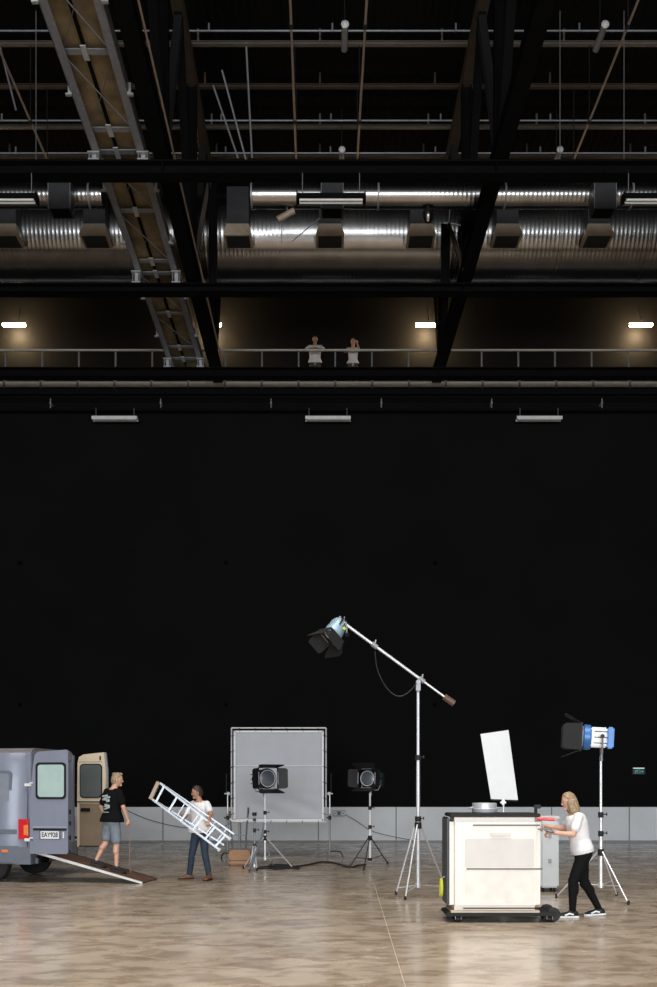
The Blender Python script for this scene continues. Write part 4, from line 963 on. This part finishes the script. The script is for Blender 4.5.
# ================================================================== THE CART
cxl, cxr, cy0, cy1 = PX(449.5, 12.4), PX(541.5, 12.4), 12.4, 12.98
ct = thing('rolling_cart', 'big cream plastic equipment cart on black castors being pushed by the woman', 'cart', ((cxl+cxr)/2, (cy0+cy1)/2, 0))
cw_, cdp = cxr-cxl, cy1-cy0
bm = nbm(); box(bm, (.08, 0, .105), (cw_+.24, cdp-.02, .05), bev=.015); obj('dolly_base', bm, M_blk2, ct)
obj('pale_plinth', box(nbm(), (0, -.005, .14), (cw_-.04, cdp-.03, .025)), mat('pale_wood_plinth', (.52, .43, .32), .6), ct)
for x in (-cw_/2+.12, cw_/2+.12):
    for y in (-.20, .20):
        bm = nbm(); lathe(bm, (x-.025, y, .042), (1, 0, 0), [(0, .02), (0, .038), (.01, .042), (.04, .042), (.05, .038), (.05, .02)], n=20); wl = obj('castor', bm, M_black, ct)
        bm = nbm(); box(bm, (x, y, .083), (.08, .07, .012)); box(bm, (x-.035, y, .06), (.006, .04, .05)); box(bm, (x+.035, y, .06), (.006, .04, .05)); obj('castor_fork', bm, M_galv, wl)
zb, zt = .15, 1.325
bm = nbm(); box(bm, (0, 0, (zb+zt)/2), (cw_, cdp, zt-zb), bev=.07); obj('cart_body', bm, M_cart, ct)
bm = nbm(); box(bm, (0, 0, zt+.012), (cw_-.02, cdp+.0, .045), bev=.01); obj('lid', bm, M_blk2, ct)
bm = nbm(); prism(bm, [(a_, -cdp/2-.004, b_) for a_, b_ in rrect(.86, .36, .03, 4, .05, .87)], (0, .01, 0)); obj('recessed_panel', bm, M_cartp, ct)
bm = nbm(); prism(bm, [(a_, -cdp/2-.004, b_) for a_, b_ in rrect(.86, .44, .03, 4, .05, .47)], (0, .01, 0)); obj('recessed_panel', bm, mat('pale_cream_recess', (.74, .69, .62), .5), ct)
for z, x0, x1 in ((1.215, -.28, .55), (.672, -.36, .58), (.185, -.4, .54)):
    obj('seam_line', box(nbm(), ((x0+x1)/2, -cdp/2-.005, z), (x1-x0, .010, .013)), M_blk2, ct)
bm = nbm(); box(bm, (-.14+.2, -cdp/2-.012, 1.10), (.26, .02, .05), bev=.008); obj('latch_plate', bm, M_cartp, ct)
bm = nbm(); box(bm, (-cw_/2-.008, .02, .76), (.03, cdp-.05, 1.10), bev=.015); obj('end_panel', bm, mat('dark_slate_panel', (.045, .05, .06), .5), ct)
bm = nbm(); tube(bm, spline([(cw_/2-.03, -.22, 1.16), (cw_/2+.12, -.22, 1.16), (cw_/2+.17, -.2, 1.12), (cw_/2+.17, .2, 1.12), (cw_/2+.12, .22, 1.16), (cw_/2-.03, .22, 1.16)]), .011); obj('push_handle', bm, M_galv, ct)
for y in (-.17, .17):
    bm = nbm(); lathe(bm, (cw_/2+.17, y-.03, .092), (0, 1, 0), [(0, .05), (0, .08), (.012, .09), (.048, .09), (.06, .08), (.06, .05)], n=24); obj('rear_wheel', bm, M_black, ct)
bm = nbm(); cyl(bm, (cw_/2-.06, -.30, 1.295), (cw_/2+.16, -.30, 1.285), .020); obj('handle_grip', bm, M_red, ct, label='red grip bar')
bm = nbm(); cyl(bm, (cw_/2-.03, -.1, 1.34), (cw_/2-.03, -.1, 1.42), .02); box(bm, (cw_/2-.01, -.1, 1.44), (.09, .05, .05), bev=.01); obj('corner_clamp', bm, M_black, ct)
t = thing('metal_tub', 'shallow round silver tub sitting on the lid of the cart', 'tub', (PX(484.5, 12.7), 12.7, zt+.035))
bm = nbm(); lathe(bm, (0, 0, 0), (0, 0, 1), [(0, .14), (.01, .155), (.05, .165), (.055, .155), (.11, .155), (.125, .15), (.13, .02)], n=36); obj('tub_body', bm, M_alu, t)
for s in (-1, 1): bm = nbm(); tube(bm, spline([(s*.15, -.05, .07), (s*.19, -.03, .06), (s*.19, .03, .06), (s*.15, .05, .07)]), .008); obj('tub_handle', bm, M_chrome, t)
t = thing('cable_coil', 'small yellow-green hose coil hanging on the dark end of the cart', 'coil', (ct.location.x-cw_/2-.075, 12.62, .42))
bm = nbm()
for k_ in range(3): tube(bm, [(0.008*k_-.01, math.cos(q)*.07, math.sin(q)*.11) for q in [i*PI/12 for i in range(24)]], .010, n=6, closed=True)
obj('coil_loops', bm, M_yel, t); bm = nbm(); cyl(bm, (.0, 0, .11), (.045, 0, .14), .008); obj('hook', bm, M_galv, t)
bxX0, bxX1 = PX(538, 16.2), PX(556, 16.2)
t = thing('storage_case', 'tall pale grey case standing behind the handle end of the cart', 'case', ((bxX0+bxX1)/2, 16.2, 0))
bm = nbm(); box(bm, (0, 0, .62), (.30, .40, 1.10), bev=.03); obj('case_body', bm, M_crate, t)
obj('case_lid', box(nbm(), (0, 0, 1.19), (.32, .42, .06), bev=.015), M_cartp, t)
for x in (-.09, .09):
    for y in (-.12, .12):
        obj('castor', (lambda b: (lathe(b, (x-.015, y, .035), (1, 0, 0), [(0, .02), (0, .035), (.03, .035), (.03, .02)], n=16), b)[1])(nbm()), M_black, t)
for z in (.9, .5): obj('latch', box(nbm(), (0, -.205, z), (.05, .02, .07), bev=.004), M_galv, t)
